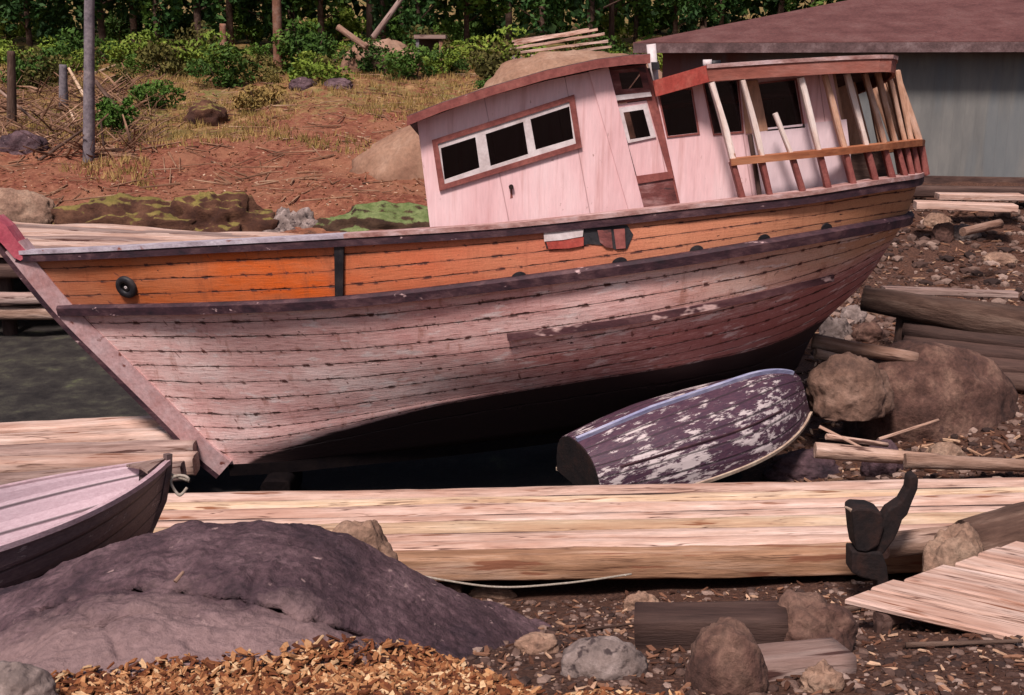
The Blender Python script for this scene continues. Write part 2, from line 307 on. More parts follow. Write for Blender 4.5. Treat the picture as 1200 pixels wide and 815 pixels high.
M['curtain'] = simple('dark_red_cabin_lining', [(.05, .02, .02), (.10, .045, .04)], 2, (1, 1, 1), .9, .2, .01)

def glass_mat():
    m, t, b = new_mat('dusty_window_glass'); out = t.nodes['Material Output']
    tr = nd(t, 'ShaderNodeBsdfTransparent'); tr.inputs[0].default_value = (.55, .5, .52, 1)
    gl = nd(t, 'ShaderNodeBsdfGlossy'); gl.inputs['Roughness'].default_value = .06; gl.inputs[0].default_value = (.9, .9, .95, 1)
    lw = nd(t, 'ShaderNodeFresnel'); lw.inputs[0].default_value = 1.5
    mx = nd(t, 'ShaderNodeMixShader'); t.links.new(lw.outputs[0], mx.inputs[0]); t.links.new(tr.outputs[0], mx.inputs[1]); t.links.new(gl.outputs[0], mx.inputs[2])
    t.links.new(mx.outputs[0], out.inputs[0]); return m
M['glass'] = glass_mat()

def warehouse_mat():
    m, t, b = new_mat('warehouse_boards')
    c = nd(t, 'ShaderNodeTexCoord').outputs['Object']; sx = nd(t, 'ShaderNodeSeparateXYZ'); t.links.new(c, sx.inputs[0])
    w1 = math_n(t, 'FRACT', math_n(t, 'MULTIPLY', sx.outputs[0], 4.2)); d = math_n(t, 'MINIMUM', w1, math_n(t, 'SUBTRACT', 1.0, w1))
    seam = ramp(t, d, [(.0, 1.0), (.07, 0.0)])
    st = noise_n(t, mapping(t, c, (2.2, 2.2, .5)), 1.2, 5, .65)
    col = ramp(t, st, [(.3, (.115, .115, .112)), (.5, (.145, .143, .136)), (.7, (.185, .178, .165))])
    st2 = noise_n(t, mapping(t, c, (.6, 1, .25)), 1, 4, .6)
    xx = ramp(t, math_n(t, 'ADD', math_n(t, 'DIVIDE', sx.outputs[0], 12.0), math_n(t, 'MULTIPLY', st2, .06)), [(.46, 1.0), (.58, 0.0)])
    col = mix(t, xx, col, (.13, .05, .045))
    blue = ramp(t, noise_n(t, mapping(t, c, (2, 1, .2)), 1, 3, .5), [(.5, 0.0), (.62, .5)])
    col = mix(t, blue, col, (.105, .125, .14))
    col = mix(t, math_n(t, 'MULTIPLY', seam, .10), col, (.07, .06, .055))
    t.links.new(col, b.inputs['Base Color']); b.inputs['Roughness'].default_value = .85
    bump(t, b, math_n(t, 'SUBTRACT', st, seam), .25, .01); return m
M['warehouse'] = warehouse_mat()

def piece_mat(name, stops, rough=.9):
    m, t, b = new_mat(name); at = nd(t, 'ShaderNodeAttribute', attribute_name='tone'); c = nd(t, 'ShaderNodeTexCoord').outputs['Object']
    n = noise_n(t, c, 40, 4, .7); col = ramp(t, at.outputs['Fac'], stops); col = mix(t, 1.0, col, ramp(t, n, [(.25, .6), (.75, 1.2)]), 'MULTIPLY')
    t.links.new(col, b.inputs['Base Color']); b.inputs['Roughness'].default_value = rough; b.inputs['Specular IOR Level'].default_value = .2; bump(t, b, n, .5, .01); return m
M['chips'] = piece_mat('wood_chip_pieces', [(0, (.06, .02, .012)), (.25, (.16, .05, .02)), (.5, (.26, .10, .04)), (.8, (.44, .22, .10)), (1, (.66, .46, .27))])
M['scrap'] = piece_mat('bark_and_chip_scraps', [(0, (.04, .018, .012)), (.4, (.12, .05, .03)), (.7, (.26, .13, .08)), (1, (.56, .36, .24))])
M['litter'] = piece_mat('leaf_litter_pieces', [(0, (.08, .03, .015)), (.4, (.22, .08, .035)), (.75, (.40, .19, .10)), (1, (.60, .42, .30))])
M['pebble'] = piece_mat('shore_stones', [(0, (.03, .018, .016)), (.4, (.075, .042, .034)), (.75, (.16, .10, .08)), (1, (.34, .24, .20))])
def set_tone(me, per, tones):
    a = me.attributes.new('tone', 'FLOAT', 'POINT'); a.data.foreach_set('value', np.repeat(np.array(tones, 'f'), per)); return me
def terrain_mat():
    m, t, b = new_mat('shore_and_hillside')
    c = nd(t, 'ShaderNodeTexCoord').outputs['Object']
    at = nd(t, 'ShaderNodeAttribute', attribute_name='zone'); sx = nd(t, 'ShaderNodeSeparateColor'); t.links.new(at.outputs['Color'], sx.inputs[0])
    n1 = noise_n(t, c, .7, 6, .65); n2 = noise_n(t, c, 6, 6, .7); n3 = noise_n(t, c, 28, 5, .75); n4 = noise_n(t, c, 2.2, 6, .7)
    shore = ramp(t, n3, [(.32, (.025, .012, .010)), (.5, (.075, .036, .026)), (.66, (.16, .085, .06))])
    shore = mix(t, ramp(t, n4, [(.4, 0.0), (.62, .7)]), shore, (.095, .043, .028))
    red = ramp(t, n2, [(.3, (.09, .025, .015)), (.5, (.19, .06, .035)), (.7, (.34, .15, .09))])
    red = mix(t, ramp(t, n1, [(.42, 0.0), (.62, .6)]), red, (.30, .14, .08))
    moss = ramp(t, n4, [(.32, (.07, .05, .015)), (.5, (.20, .13, .045)), (.64, (.36, .20, .10))])
    moss = mix(t, ramp(t, n1, [(.48, 0.0), (.6, .6)]), moss, (.09, .13, .03))
    mud = ramp(t, n4, [(.34, (.018, .015, .015)), (.5, (.036, .031, .028)), (.62, (.06, .055, .042)), (.72, (.11, .12, .06))])
    e = ramp(t, math_n(t, 'ADD', n4, math_n(t, 'SUBTRACT', sx.outputs[0], .5)), [(.42, 0.0), (.58, 1.0)])
    col = mix(t, e, shore, red)
    e = ramp(t, math_n(t, 'ADD', n4, math_n(t, 'SUBTRACT', sx.outputs[1], .5)), [(.42, 0.0), (.58, 1.0)])
    col = mix(t, e, col, moss)
    e = ramp(t, math_n(t, 'ADD', n2, math_n(t, 'SUBTRACT', sx.outputs[2], .5)), [(.40, 0.0), (.60, 1.0)])
    col = mix(t, e, col, mud)
    col = mix(t, 1.0, col, ramp(t, n3, [(.25, .7), (.75, 1.2)]), 'MULTIPLY')
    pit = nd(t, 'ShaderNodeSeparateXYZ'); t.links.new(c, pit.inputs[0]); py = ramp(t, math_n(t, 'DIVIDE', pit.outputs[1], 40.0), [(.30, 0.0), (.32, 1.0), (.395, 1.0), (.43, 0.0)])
    hull_shade = math_n(t, 'MULTIPLY', py, sx.outputs[2]); col = mix(t, math_n(t, 'MULTIPLY', hull_shade, .85), col, (.008, .006, .006))  # painted shade: ground colour taken near black under the hull
    t.links.new(col, b.inputs['Base Color']); b.inputs['Roughness'].default_value = .93; b.inputs['Specular IOR Level'].default_value = .2
    bump(t, b, mix(t, .5, n3, n2), 1.0, .05); return m

# ------------------------------------------------------------------ terrain
TY = [-60, 0, 4.5, 6, 8, 10, 12, 13.5, 15, 17, 20, 22, 24, 26, 28.5, 33, 40, 48, 60, 80, 150, 400]
TA = [-.45, -.2, 0, .2, .43]
TZ = [[3.6]*5, [3.3]*5, [2.1, 2.1, 2.1, 2.05, 2.05], [1.7, 1.68, 1.64, 1.6, 1.6], [1.12, 1.05, .95, .95, 1.05], [.55, .3, .25, .35, .5],
      [.0, -.15, -.15, .1, .5], [-.15, -.55, -.55, -.1, .5], [-.15, -.6, -.6, -.1, .55], [-.12, -.35, -.3, .2, .75], [-.1, -.1, .2, .7, .95],
      [0, .05, .6, 1.0, 1.15], [.2, .4, .9, 1.5, 1.6], [.8, .9, 1.3, 2.1, 2.1], [1.55, 1.6, 1.8, 2.45, 2.45], [2.25, 2.25, 2.3, 2.5, 2.5],
      [3.25, 3.25, 3.3, 2.9, 2.7], [4.3, 4.3, 4.4, 3.8, 3.5], [5.35, 5.4, 5.5, 5.1, 4.9], [7.0, 7.0, 7.2, 7.2, 7.0], [14]*5, [34]*5]
TZn = np.array(TZ, float)
RG = herm(TY, TZn, np.arange(-60, 400, .1))
def height(x, y, bumps=True):
    q = min(max((y + 60) * 10, 0), len(RG) - 1.001); qi = int(q); row = RG[qi] * (1 - q + qi) + RG[qi + 1] * (q - qi)
    a = x / max(y, 6.0)
    z = float(np.interp(a, TA, row))
    if bumps:
        amp = .03 if y < 18 else (.05 if y < 27 else .16)
        z += amp * fbm(x * .9, y * .9, 3.1, 4)
        if y > 29: z += min(1, (y - 29) / 5) * (.28 * fn(x * .22, y * .22, 9.3))
    return z
def ground_hit(u, v):
    'where the line of sight through photo pixel u, v meets the ground'
    y = 4.0
    while y < 110:
        p = P(u, v, y)
        if p.z <= height(p.x, p.y): return p
        y += .04 if y < 30 else .12
    return P(u, v, 60)
def make_terrain():
    def axis(segs):
        out = []
        for a, b, st in segs:
            n = max(1, int(round((b - a) / st))); out += [a + (b - a) * i / n for i in range(n)]
        return out + [segs[-1][1]]
    xs = axis([(-300, -60, 20), (-60, -26, 2), (-26, -9, .4), (-9, 9, .1), (9, 26, .4), (26, 60, 2), (60, 300, 20)])
    ys = axis([(-60, 0, 6), (0, 3.5, .7), (3.5, 14, .1), (14, 30, .18), (30, 65, .45), (65, 100, 3), (100, 400, 25)])
    V = []; Z = []
    rowc = [herm(TY, TZn, [y])[0] for y in ys]
    for j, y in enumerate(ys):
        for x in xs:
            a = x / max(y, 6.0); z = float(np.interp(a, TA, rowc[j]))
            amp = .03 if y < 18 else (.05 if y < 27 else .16)
            if abs(x) < 60 and y < 100:
                z += amp * fbm(x * .9, y * .9, 3.1, 4)
                if y > 29: z += min(1, (y - 29) / 5) * (.28 * fn(x * .22, y * .22, 9.3))
            V.append((x, y, z))
            red = moss = mud = 0.0
            if y > 26.5: red = min(1, (y - 26.5) / 1.5) if a < .12 else 0
            if y > 30:
                moss = max(0, min(1, (y - 33) / 9)) * .52
                if a < -.22: moss = max(moss, .55 * min(1, (y - 34) / 3))
            if y > 62: moss = 1
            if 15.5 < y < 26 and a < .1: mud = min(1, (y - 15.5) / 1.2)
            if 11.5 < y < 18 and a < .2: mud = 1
            Z.append((red, moss, mud, 1))
    nx = len(xs); Fc = [(j*nx+i, j*nx+i+1, (j+1)*nx+i+1, (j+1)*nx+i) for j in range(len(ys)-1) for i in range(nx-1)]
    me = mesh('ground', V, Fc)
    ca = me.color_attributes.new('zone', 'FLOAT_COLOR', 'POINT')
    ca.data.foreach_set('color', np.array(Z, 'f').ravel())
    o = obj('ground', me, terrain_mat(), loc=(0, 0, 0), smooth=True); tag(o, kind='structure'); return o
make_terrain()

# ------------------------------------------------------------------ generic builders
def frame_x(p0, p1, roll=0):
    d = (Vector(p1) - Vector(p0)).normalized()
    up = Vector((0, 0, 1)) if abs(d.z) < .9 else Vector((0, 1, 0))
    y = up.cross(d).normalized(); z = d.cross(y)
    m = Matrix((d, y, z)).transposed()
    return m @ Matrix.Rotation(roll, 3, 'X')
def log_me(L, r0, r1, seed=0, sq=2.0, bend=.03, rough=.06, flat=1.0, seg=18, step=.12, taper_end=False):
    n = max(6, int(L / step)); V = []; Fc = []
    for i in range(n + 1):
        f = i / n; x = f * L; r = r0 + (r1 - r0) * f
        if taper_end and f > .85: r *= max(.12, 1 - ((f - .85) / .15) ** 1.5)
        cy = bend * L * .3 * fn(x * .35, seed * 3.7, 1) ; cz = bend * L * .2 * fn(x * .35, seed * 5.1, 7)
        for k in range(seg):
            a = 2 * math.pi * k / seg; ca, sa = math.cos(a), math.sin(a)
            e = 2 / sq; px = math.copysign(abs(ca) ** e, ca); pz = math.copysign(abs(sa) ** e, sa)
            q = 1 + rough * fbm(x * 1.6 + seed * 11, ca * 1.3, sa * 1.3 + seed, 4)
            xx = x + (0 if 0 < i < n else rough * .8 * r * fn(ca * 3, sa * 3, seed + i))
            V.append((xx, cy + px * r * q, cz + pz * r * flat * q))
    for i in range(n):
        for k in range(seg):
            k2 = (k + 1) % seg; Fc.append((i*seg+k, i*seg+k2, (i+1)*seg+k2, (i+1)*seg+k))
    for i, s in ((0, 1), (n, -1)):
        c = len(V); base = i * seg
        V.append(tuple(np.mean([V[base + k] for k in range(seg)], axis=0)))
        for k in range(seg): Fc.append((c, base + (k + 1) % seg, base + k) if s > 0 else (c, base + k, base + (k + 1) % seg))
    return fix_normals(mesh('log', V, Fc))
def log(name, p0, p1, r0, r1, mat, parent=None, seed=0, roll=0, smooth=True, **kw):
    p0, p1 = Vector(p0), Vector(p1)
    me = log_me((p1 - p0).length, r0, r1, seed, **kw)
    o = obj(name, me, mat, parent, loc=p0, rot=frame_x(p0, p1, roll), smooth=False)
    if smooth:
        sh = [abs(p.normal.x) < .8 for p in o.data.polygons]; o.data.polygons.foreach_set('use_smooth', sh)
    return o
def board_me(L, wd, th, seed=0, wob=.006, step=.15, skew=0.0):
    n = max(3, int(L / step)); b = min(.012, th * .25)
    prof = [(-wd/2+b, -th/2), (wd/2-b, -th/2), (wd/2, -th/2+b), (wd/2, th/2-b), (wd/2-b, th/2), (-wd/2+b, th/2), (-wd/2, th/2-b), (-wd/2, -th/2+b)]
    V = []; Fc = []; m = len(prof)
    for i in range(n + 1):
        x = L * i / n
        for k, (y, z) in enumerate(prof):
            dy = wob * 1.5 * fn(x * 2.2, k * .7 + seed * 3.3, 2); dz = wob * fn(x * 1.6, seed * 7.1, k * .3) + wob * 3 * fn(x * .5, seed)
            dx = .012 * fn(k * 1.3, seed, i) if i in (0, n) else 0
            V.append((x + dx + skew*y, y + dy, z + dz))
    for i in range(n):
        for k in range(m): k2 = (k+1) % m; Fc.append((i*m+k, i*m+k2, (i+1)*m+k2, (i+1)*m+k))
    Fc.append(tuple(range(m))); Fc.append(tuple(n*m + k for k in range(m)))
    return fix_normals(mesh('board', V, Fc))
def board(name, p0, p1, wd, th, mat, parent=None, seed=0, roll=0, wob=.006, skew=0.0):
    p0, p1 = Vector(p0), Vector(p1)
    return obj(name, board_me((p1-p0).length, wd, th, seed, wob, .15, skew), mat, parent, loc=p0, rot=frame_x(p0, p1, roll))
def rock_me(rx, ry, rz, seed=0, amp=.22, freq=1.0, sub=4, flat=0.35, chisel=.0):
    bm = bmesh.new(); bmesh.ops.create_icosphere(bm, subdivisions=sub, radius=1)
    off = Vector((seed * 3.1, seed * 1.7, seed * 2.3))
    for v in bm.verts:
        n = v.co.normalized(); d = 1 + amp * fbm(*(n * freq * 1.2 + off), 5)
        d += .035 * fbm(*(n * freq * 5 + off), 3) - .05 * max(0, .10 - abs(noise.noise(n * freq * 2.9 + off * 2))) / .10 * max(0, noise.noise(n * 2 + off) + .3)
        if chisel: d -= chisel * abs(noise.noise(n * freq * 2.2 + off))
        c = n * d
        if c.z < -flat: c.z = -flat + (c.z + flat) * .15
        v.co = Vector((c.x * rx, c.y * ry, c.z * rz))
    me = bpy.data.meshes.new('rock'); bm.to_mesh(me); bm.free(); return me
def rock(u0, v0, u1, v1, Y, mat, label, seed=1, dep=.8, name='rock', cat='rock', group=None, rotz=0, amp=.22, sub=5, chisel=.12, freq=1.0, bury=.25, ground=True):
    if ground: Y = ground_hit((u0+u1)/2, v1 - .12*(v1-v0)).y
    a = P(u0, v1, Y); b = P(u1, v0, Y)
    wd = (b.x - a.x) / 2; hh = (b.z - a.z)
    rz = hh / 1.35
    me = rock_me(wd, wd * dep, rz, seed, amp, freq, sub, .35, chisel)
    o = obj(name, me, mat, loc=((a.x + b.x) / 2, Y + wd * dep * .3, a.z + rz * .35), rot=(0, 0, rotz), smooth=True)
    return tag(o, label, cat, group)
def prism_me(poly, y0, y1, dz=0.0, dz0=0.0):
    n = len(poly); V = [(p.x, y0, p.z+dz0) for p in poly] + [(p.x, y1, p.z+dz) for p in poly]
    Fc = [tuple(range(n)), tuple(range(2*n-1, n-1, -1))] + [(i, (i+1) % n, n+(i+1) % n, n+i) for i in range(n)]
    return fix_normals(mesh('prism', V, Fc))
def slab(name, px, Y, th, mat, parent, holes=(), bev=0.004):
    """a board cut to the outline px in the plane y = Y, th metres thick going back, with openings"""
    loops = [[P(u, v, Y) for u, v in px]] + [[P(u, v, Y) for u, v in h] for h in holes]
    bm = bmesh.new(); edges = []
    for lp in loops:
        vs = [bm.verts.new((p.x, Y, p.z)) for p in lp]
        for i in range(len(vs)): edges.append(bm.edges.new((vs[i], vs[(i+1) % len(vs)])))
    bmesh.ops.triangle_fill(bm, edges=edges, use_beauty=True, use_dissolve=False)
    r = bmesh.ops.extrude_face_region(bm, geom=bm.faces[:])
    for g in r['geom']:
        if isinstance(g, bmesh.types.BMVert): g.co.y += th
    bmesh.ops.recalc_face_normals(bm, faces=bm.faces)
    o = obj(name, bm, mat, parent)
    return o
def frame_slab(name, outer, inner, Y, th, mat, parent): return slab(name, outer, Y, th, mat, parent, holes=[inner] if not isinstance(inner[0], list) else inner)
def sweep_me(pts, prof, up=Vector((0, 0, 1)), closed_ends=True):
    """prof in (side, up) offsets; side is horizontal, across the path"""
    pts = [Vector(p) for p in pts]; n = len(pts); m = len(prof); V = []; Fc = []
    for i, p in enumerate(pts):
        d = (pts[min(i+1, n-1)] - pts[max(i-1, 0)]).normalized()
        s = d.cross(up).normalized(); u = s.cross(d)
        for a, b in prof: V.append(p + s * a + u * b)
    for i in range(n-1):
        for k in range(m): k2 = (k+1) % m; Fc.append((i*m+k, i*m+k2, (i+1)*m+k2, (i+1)*m+k))
    if closed_ends: Fc.append(tuple(range(m))); Fc.append(tuple((n-1)*m+k for k in range(m)))
    return fix_normals(mesh('sweep', V, Fc))
def tube_me(pts, r, seg=8):
    return sweep_me(pts, [(r * math.cos(2*math.pi*k/seg), r * math.sin(2*math.pi*k/seg)) for k in range(seg)], up=Vector((0.05, .03, 1)).normalized())

# ------------------------------------------------------------------ THE OLD FISHING BOAT
Y0 = 15.0
ship = thing('fishing_boat', 'large stranded fishing boat with orange top strake, peeling pink hull and wheelhouse', 'boat', (0, Y0, -.2))
KC = [ (0, [(20,300,.03),(100,297,.42),(250,289,.98),(400,281,1.38),(600,268,1.62),(800,247,1.68),(950,230,1.55),(1030,217,1.22),(1070,211,.72),(1078,206,.0)]),
       (4, [(72,363,.03),(150,362,.34),(250,360,.80),(400,353,1.25),(600,331,1.60),(800,303,1.70),(930,281,1.52),(1020,265,1.10),(1056,258,.6),(1062,254,.0)]),
       (8, [(136,428,.03),(250,430,.42),(400,427,.90),(600,407,1.36),(800,374,1.50),(900,350,1.34),(980,322,1.0),(1030,296,.5),(1040,291,.0)]),
       (11.5, [(200,492,.03),(300,494,.26),(400,484,.56),(500,468,.80),(700,436,1.14),(800,419,1.14),(900,392,.95),(960,367,.62),(1000,342,.26),(1008,336,.0)]),
       (14, [(236,530,.03),(300,530,.12),(400,514,.32),(500,494,.52),(700,462,.74),(800,446,.74),(890,426,.5),(940,404,.2),(950,398,.0)]),
       (15, [(260,549,.03),(330,545,.03),(400,538,.03),(500,528,.03),(700,502,.03),(800,484,.03),(890,458,.03),(925,440,.02),(935,430,.0)]) ]
NS, NT = 170, 61
TQ = np.linspace(0, 15, NT); SQ = 0.5 - 0.5 * np.cos(np.linspace(0, math.pi, NS)); SQ = .45 * SQ + .55 * np.linspace(0, 1, NS)
curves = [resample([P(u, v, Y0 - hb) for u, v, hb in pts], 0, SQ) for t, pts in KC]
G = np.zeros((NS, NT, 3))
for i in range(NS):
    G[i] = herm([t for t, _ in KC], np.array([c[i] for c in curves]), TQ)
G[:, :, 1] = np.minimum(G[:, :, 1], Y0)
for i in range(NS):                       # small unfairness of old planking
    for j in range(NT):
        s = .012 * fbm(G[i, j, 0] * .9, G[i, j, 2] * 1.7, 4.2, 3); G[i, j, 1] += s if 2 < i < NS - 3 else 0
t_rub = int(round(4 / 15 * (NT - 1)))
LIST = .145
def mir(p):
    'the matching point on the far side of the listing boat'
    p = Vector(p); return Vector((p.x, 2*Y0 - p.y, p.z - LIST * (2*Y0 - 2*p.y)))
def hull_strip(j0, j1, name, mat):
    V = []; Fc = []; UV = []
    cols = [(j, 1) for j in range(j0, j1 + 1)]
    for side in (1, -1):
        b = len(V)
        for i in range(NS):
            for j in range(j0, j1 + 1):
                x, y, z = G[i, j]
                V.append((x, y, z) if side > 0 else tuple(mir((x, y, z)))); UV.append((SQ[i], TQ[j]))
        w_ = j1 - j0 + 1
        for i in range(NS - 1):
            for j in range(w_ - 1):
                q = (b+i*w_+j, b+(i+1)*w_+j, b+(i+1)*w_+j+1, b+i*w_+j+1)
                Fc.append(q if side > 0 else q[::-1])
    me = mesh(name, V, Fc); uvl = me.uv_layers.new(name='UVMap')
    d = np.empty(len(me.loops), int); me.loops.foreach_get('vertex_index', d)
    uvl.data.foreach_set('uv', np.array(UV)[d].ravel())
    return me
me = hull_strip(t_rub, NT - 1, 'hull_planking', None)
bm = bmesh.new(); bm.from_mesh(me); bmesh.ops.remove_doubles(bm, verts=bm.verts, dist=.002); bm.to_mesh(me); bm.free()
hull = obj('hull_planking', me, hull_mat('peeling_pink_hull', 15, 'lower'), ship, smooth=True)
tag(hull, 'peeling pinkish white planking below the dark rub rail')
md = hull.modifiers.new('thick', 'SOLIDIFY'); md.thickness = .05; md.offset = 1
# bulwark strake, left whole behind the black patch of its broken opening
me = hull_strip(0, t_rub, 'bulwark', None)
bulw = obj('bulwark', me, hull_mat('faded_orange_strake', 4, 'upper'), ship, smooth=True)
tag(bulw, 'orange painted bulwark planking')
md = bulw.modifiers.new('thick', 'SOLIDIFY'); md.thickness = .045; md.offset = 1

def proj(p):
    x, y, z = p; z = z - EYE
    fwd = y * cp - z * sp; up = y * sp + z * cp
    return 600 + F * x / fwd, 407.5 - F * up / fwd
UVG = np.array([[proj(G[i, j]) for j in range(NT)] for i in range(NS)])
def on_hull(u, v):
    """the point of the near side of the hull at photo pixel u, v and the outward normal"""
    d = (UVG[:, :, 0] - u) ** 2 + (UVG[:, :, 1] - v) ** 2
    d[:, NT-6:] += 1e6
    i, j = np.unravel_index(np.argmin(d), d.shape); i = min(max(i, 1), NS-2); j = min(max(j, 1), NT-2)
    Y = G[i, j, 1]
    du = Vector(G[i+1, j] - G[i-1, j]); dv = Vector(G[i, j+1] - G[i, j-1])
    n = du.cross(dv).normalized()
    if n.y > 0: n = -n
    p = Vector(G[i, j]); o = Vector((0, 0, EYE)); r = (P(u, v, Y) - o)
    k = (p - o).dot(n) / r.dot(n)
    return o + r * k, n
def patch(name, px, off, th, mat, parent, dense=3):
    """a flat-ish piece laid on the hull along the outline px"""
    pts = [];
    for i in range(len(px)):
        a = px[i]; b = px[(i+1) % len(px)]
        for k in range(dense): pts.append((a[0]+(b[0]-a[0])*k/dense, a[1]+(b[1]-a[1])*k/dense))
    hp = [on_hull(*p) for p in pts]; nav = sum((n for _, n in hp), Vector()).normalized()
    V = [p + nav * off for p, n in hp] + [p + nav * (off + th) for p, n in hp]; n = len(hp)
    Fc = [tuple(range(n)), tuple(range(2*n-1, n-1, -1))] + [(i, (i+1) % n, n+(i+1) % n, n+i) for i in range(n)]
    return obj(name, fix_normals(mesh(name, V, Fc)), mat, parent)

# deck inside the bulwark
jd = int(t_rub * .55)
V = []; Fc = []
for i in range(2, NS - 2):
    x, y, z = G[i, jd]; yy = min(y + .06, Y0 - .01)
    for k in range(7): f = k / 6; V.append((x, yy + (2 * Y0 - 2 * yy) * f, z + .06 * math.sin(math.pi * f) - LIST * (2 * Y0 - 2 * yy) * f))
for i in range(NS - 5):
    for k in range(6): Fc.append((i*7+k, (i+1)*7+k, (i+1)*7+k+1, i*7+k+1))
obj('deck', mesh('deck', V, Fc), M['deck'], ship, smooth=True)

# cap rail, rub rail, lower guard: swept round near side, stern and far side
def both(j, lift=0.0, out=0.0, i0=0):
    near = [Vector(G[i, j]) + Vector((0, 0, lift)) for i in range(i0, NS)]
    far = [mir(p) for p in near[::-1]]
    pts = near + far[1:]
    if out:
        o2 = []
        for k, p in enumerate(pts):
            d = (pts[min(k+1, len(pts)-1)] - pts[max(k-1, 0)]); d.z = 0; s = d.normalized().cross(Vector((0, 0, 1))); o2.append(p + s * out)
        pts = o2
    return pts
allc = both(0, .02)
nh = int(NS * .40)
fwdn = allc[:nh]; rest = allc[nh-1:len(allc)-nh+1]; fwdf = allc[len(allc)-nh:]
capp = [(-.11, .0), (.07, .0), (.07, .05), (-.11, .05)]
obj('cap_rail', sweep_me(fwdn, capp), M['cap'], ship)
obj('cap_rail', sweep_me(fwdf, capp), M['cap'], ship)
obj('cap_rail', sweep_me(rest, capp), M['cap_red'], ship)
obj('sheer_moulding', sweep_me(both(0, -.045), [(-.0, -.035), (.055, -.03), (.055, .055), (0, .055)]), M['rub'], ship)
rr = both(t_rub)
obj('rub_rail', sweep_me(rr, [(-.02, -.085), (.085, -.07), (.10, .03), (.07, .065), (-.02, .07)]), M['rub'], ship, smooth=False)
# lower guard timber, its ends square
gp = []
for k in range(41):
    f = k / 40; u = 572 + (990 - 572) * f; v = 396 + (320 - 396) * f + 9 * math.sin(math.pi * f) * 1.0
    p, n = on_hull(u, v); gp.append(p + n * .02)
gp2 = [Vector(q) for q in resample(gp, 30)]
sm = [sum(gp2[max(0, i-3):i+4], Vector()) / len(gp2[max(0, i-3):i+4]) for i in range(len(gp2))]
obj('guard_timber', sweep_me(sm, [(-.06, -.055), (.022, -.05), (.022, .03), (-.06, .04)]), M['guard_dark'], ship)

# stem, stem band, keel
stem_px = [(-14,258),(20,300),(72,363),(136,428),(200,492),(240,533),(262,551)]
sp3 = resample([P(u, v, Y0) for u, v in stem_px], 40)
tang = np.gradient(sp3, axis=0); tang /= np.linalg.norm(tang, axis=1)[:, None]
perp = np.stack([tang[:, 2], 0 * tang[:, 0], -tang[:, 0]], 1); perp *= np.where(perp[:, :1] < 0, -1, 1)  # towards the hull
def stem_piece(name, a, b, hw0, hw1, mat, parent, i0=0, i1=40):
    V = []; Fc = []
    for i in range(i0, i1):
        p = sp3[i]; q = perp[i]
        for (off, hw) in ((a, hw0), (b, hw1)):
            c = p + q * off; V.append((c[0], Y0 - hw, c[2])); V.append((c[0], Y0 + hw, c[2]))
    m = 4; order = [0, 1, 3, 2]; n = i1 - i0
    for i in range(n-1):
        for k in range(4): k1 = order[k]; k2 = order[(k+1) % 4]; Fc.append((i*m+k1, i*m+k2, (i+1)*m+k2, (i+1)*m+k1))
    Fc.append(tuple(order)); Fc.append(tuple((n-1)*m+k for k in order))
    return obj(name, fix_normals(mesh(name, V, Fc)), mat, parent)
stem = stem_piece('stem', -.06, .20, .08, .13, M['stem'], ship, 4, 40)
stem_piece('stem_band', -.13, -.062, .07, .075, M['rub'], ship, 0, 40)
hd = slab('stem_head', [(-22,262),(-6,254),(8,266),(20,283),(34,298),(24,306),(16,302),(4,288)], Y0-.13, .26, M['stem_red'], ship)
kp = [Vector(G[i, NT-1]) for i in range(4, NS-6)]; kp = [Vector((p.x, Y0, p.z)) for p in kp]
obj('keel', sweep_me(kp, [(-.07, -.10), (.07, -.10), (.07, .05), (-.07, .05)]), M['blackened'], ship)
# strap, hawse ring, black patches for the shade in scuppers and broken opening
patch('bulwark_strap', [(393,288),(404,288),(403,356),(394,356)], -.005, .05, M['black'], ship, 4)
p, n = on_hull(149, 336)
def disc_ring(center, nrm, r_out, r_in, th):
    bm = bmesh.new(); q = nrm.to_track_quat('Z', 'Y').to_matrix()
    seg = 28; prof = [(r_out, -.03), (r_out, th*.6), (r_out*.9, th), (r_in*1.15, th), (r_in, th*.5), (r_in, -.03)]
    rings = []
    for k in range(seg):
        a = 2*math.pi*k/seg; rings.append([bm.verts.new(center + q @ Vector((r*math.cos(a), r*math.sin(a), h))) for r, h in prof])
    for k in range(seg):
        A, B = rings[k], rings[(k+1) % seg]
        for i in range(len(prof)-1): bm.faces.new((A[i], A[i+1], B[i+1], B[i]))
    return bm
hw = obj('hawse_ring', disc_ring(p, n, .145, .06, .05), M['black'], ship, smooth=True)
obj('hawse_plug', disc_ring(p + n*.002, n, .06, .022, .03), M['iron_rust'], hw, smooth=True)
obj('hawse_hub', disc_ring(p + n*.006, n, .022, .004, .03), M['white_trim'], hw, smooth=True)
for (u, v, wd_) in [(608,325,10),(726,308,10),(816,294,9),(895,281,8),(968,268,7)]:
    sl_ = -.15
    pts = [(u - wd_ + 2*wd_*k/8, v + 1 + sl_*(-wd_ + 2*wd_*k/8) - (7.5 if 0 < k < 8 else 0) * math.sin(math.pi*k/8)**.5) for k in range(9)]
    pts = pts[:]
    patch('scupper_shade', pts, .004, .018, M['black'], ship, 1)  # thin black patch stands in for the shade inside the hole
hole_shade = patch('opening_shade', [(638,268),(680,266),(697,265),(735,264),(742,275),(735,292),(722,293),(708,288),(690,286),(668,292),(640,291)], .002, .010, M['black'], ship, 2)  # black patch laid on the planking as the opening's painted shade
tag(hole_shade, 'black patch standing in for the shade in a ragged bulwark opening')
patch('repair_board', [(637,269),(684,266),(683,277),(660,281),(638,283)], .016, .02, M['white_trim'], hole_shade, 2)
patch('inner_plank', [(640,283),(662,280),(684,278),(684,288),(668,291),(643,292)], .016, .014, M['red_paint'], hole_shade, 2)
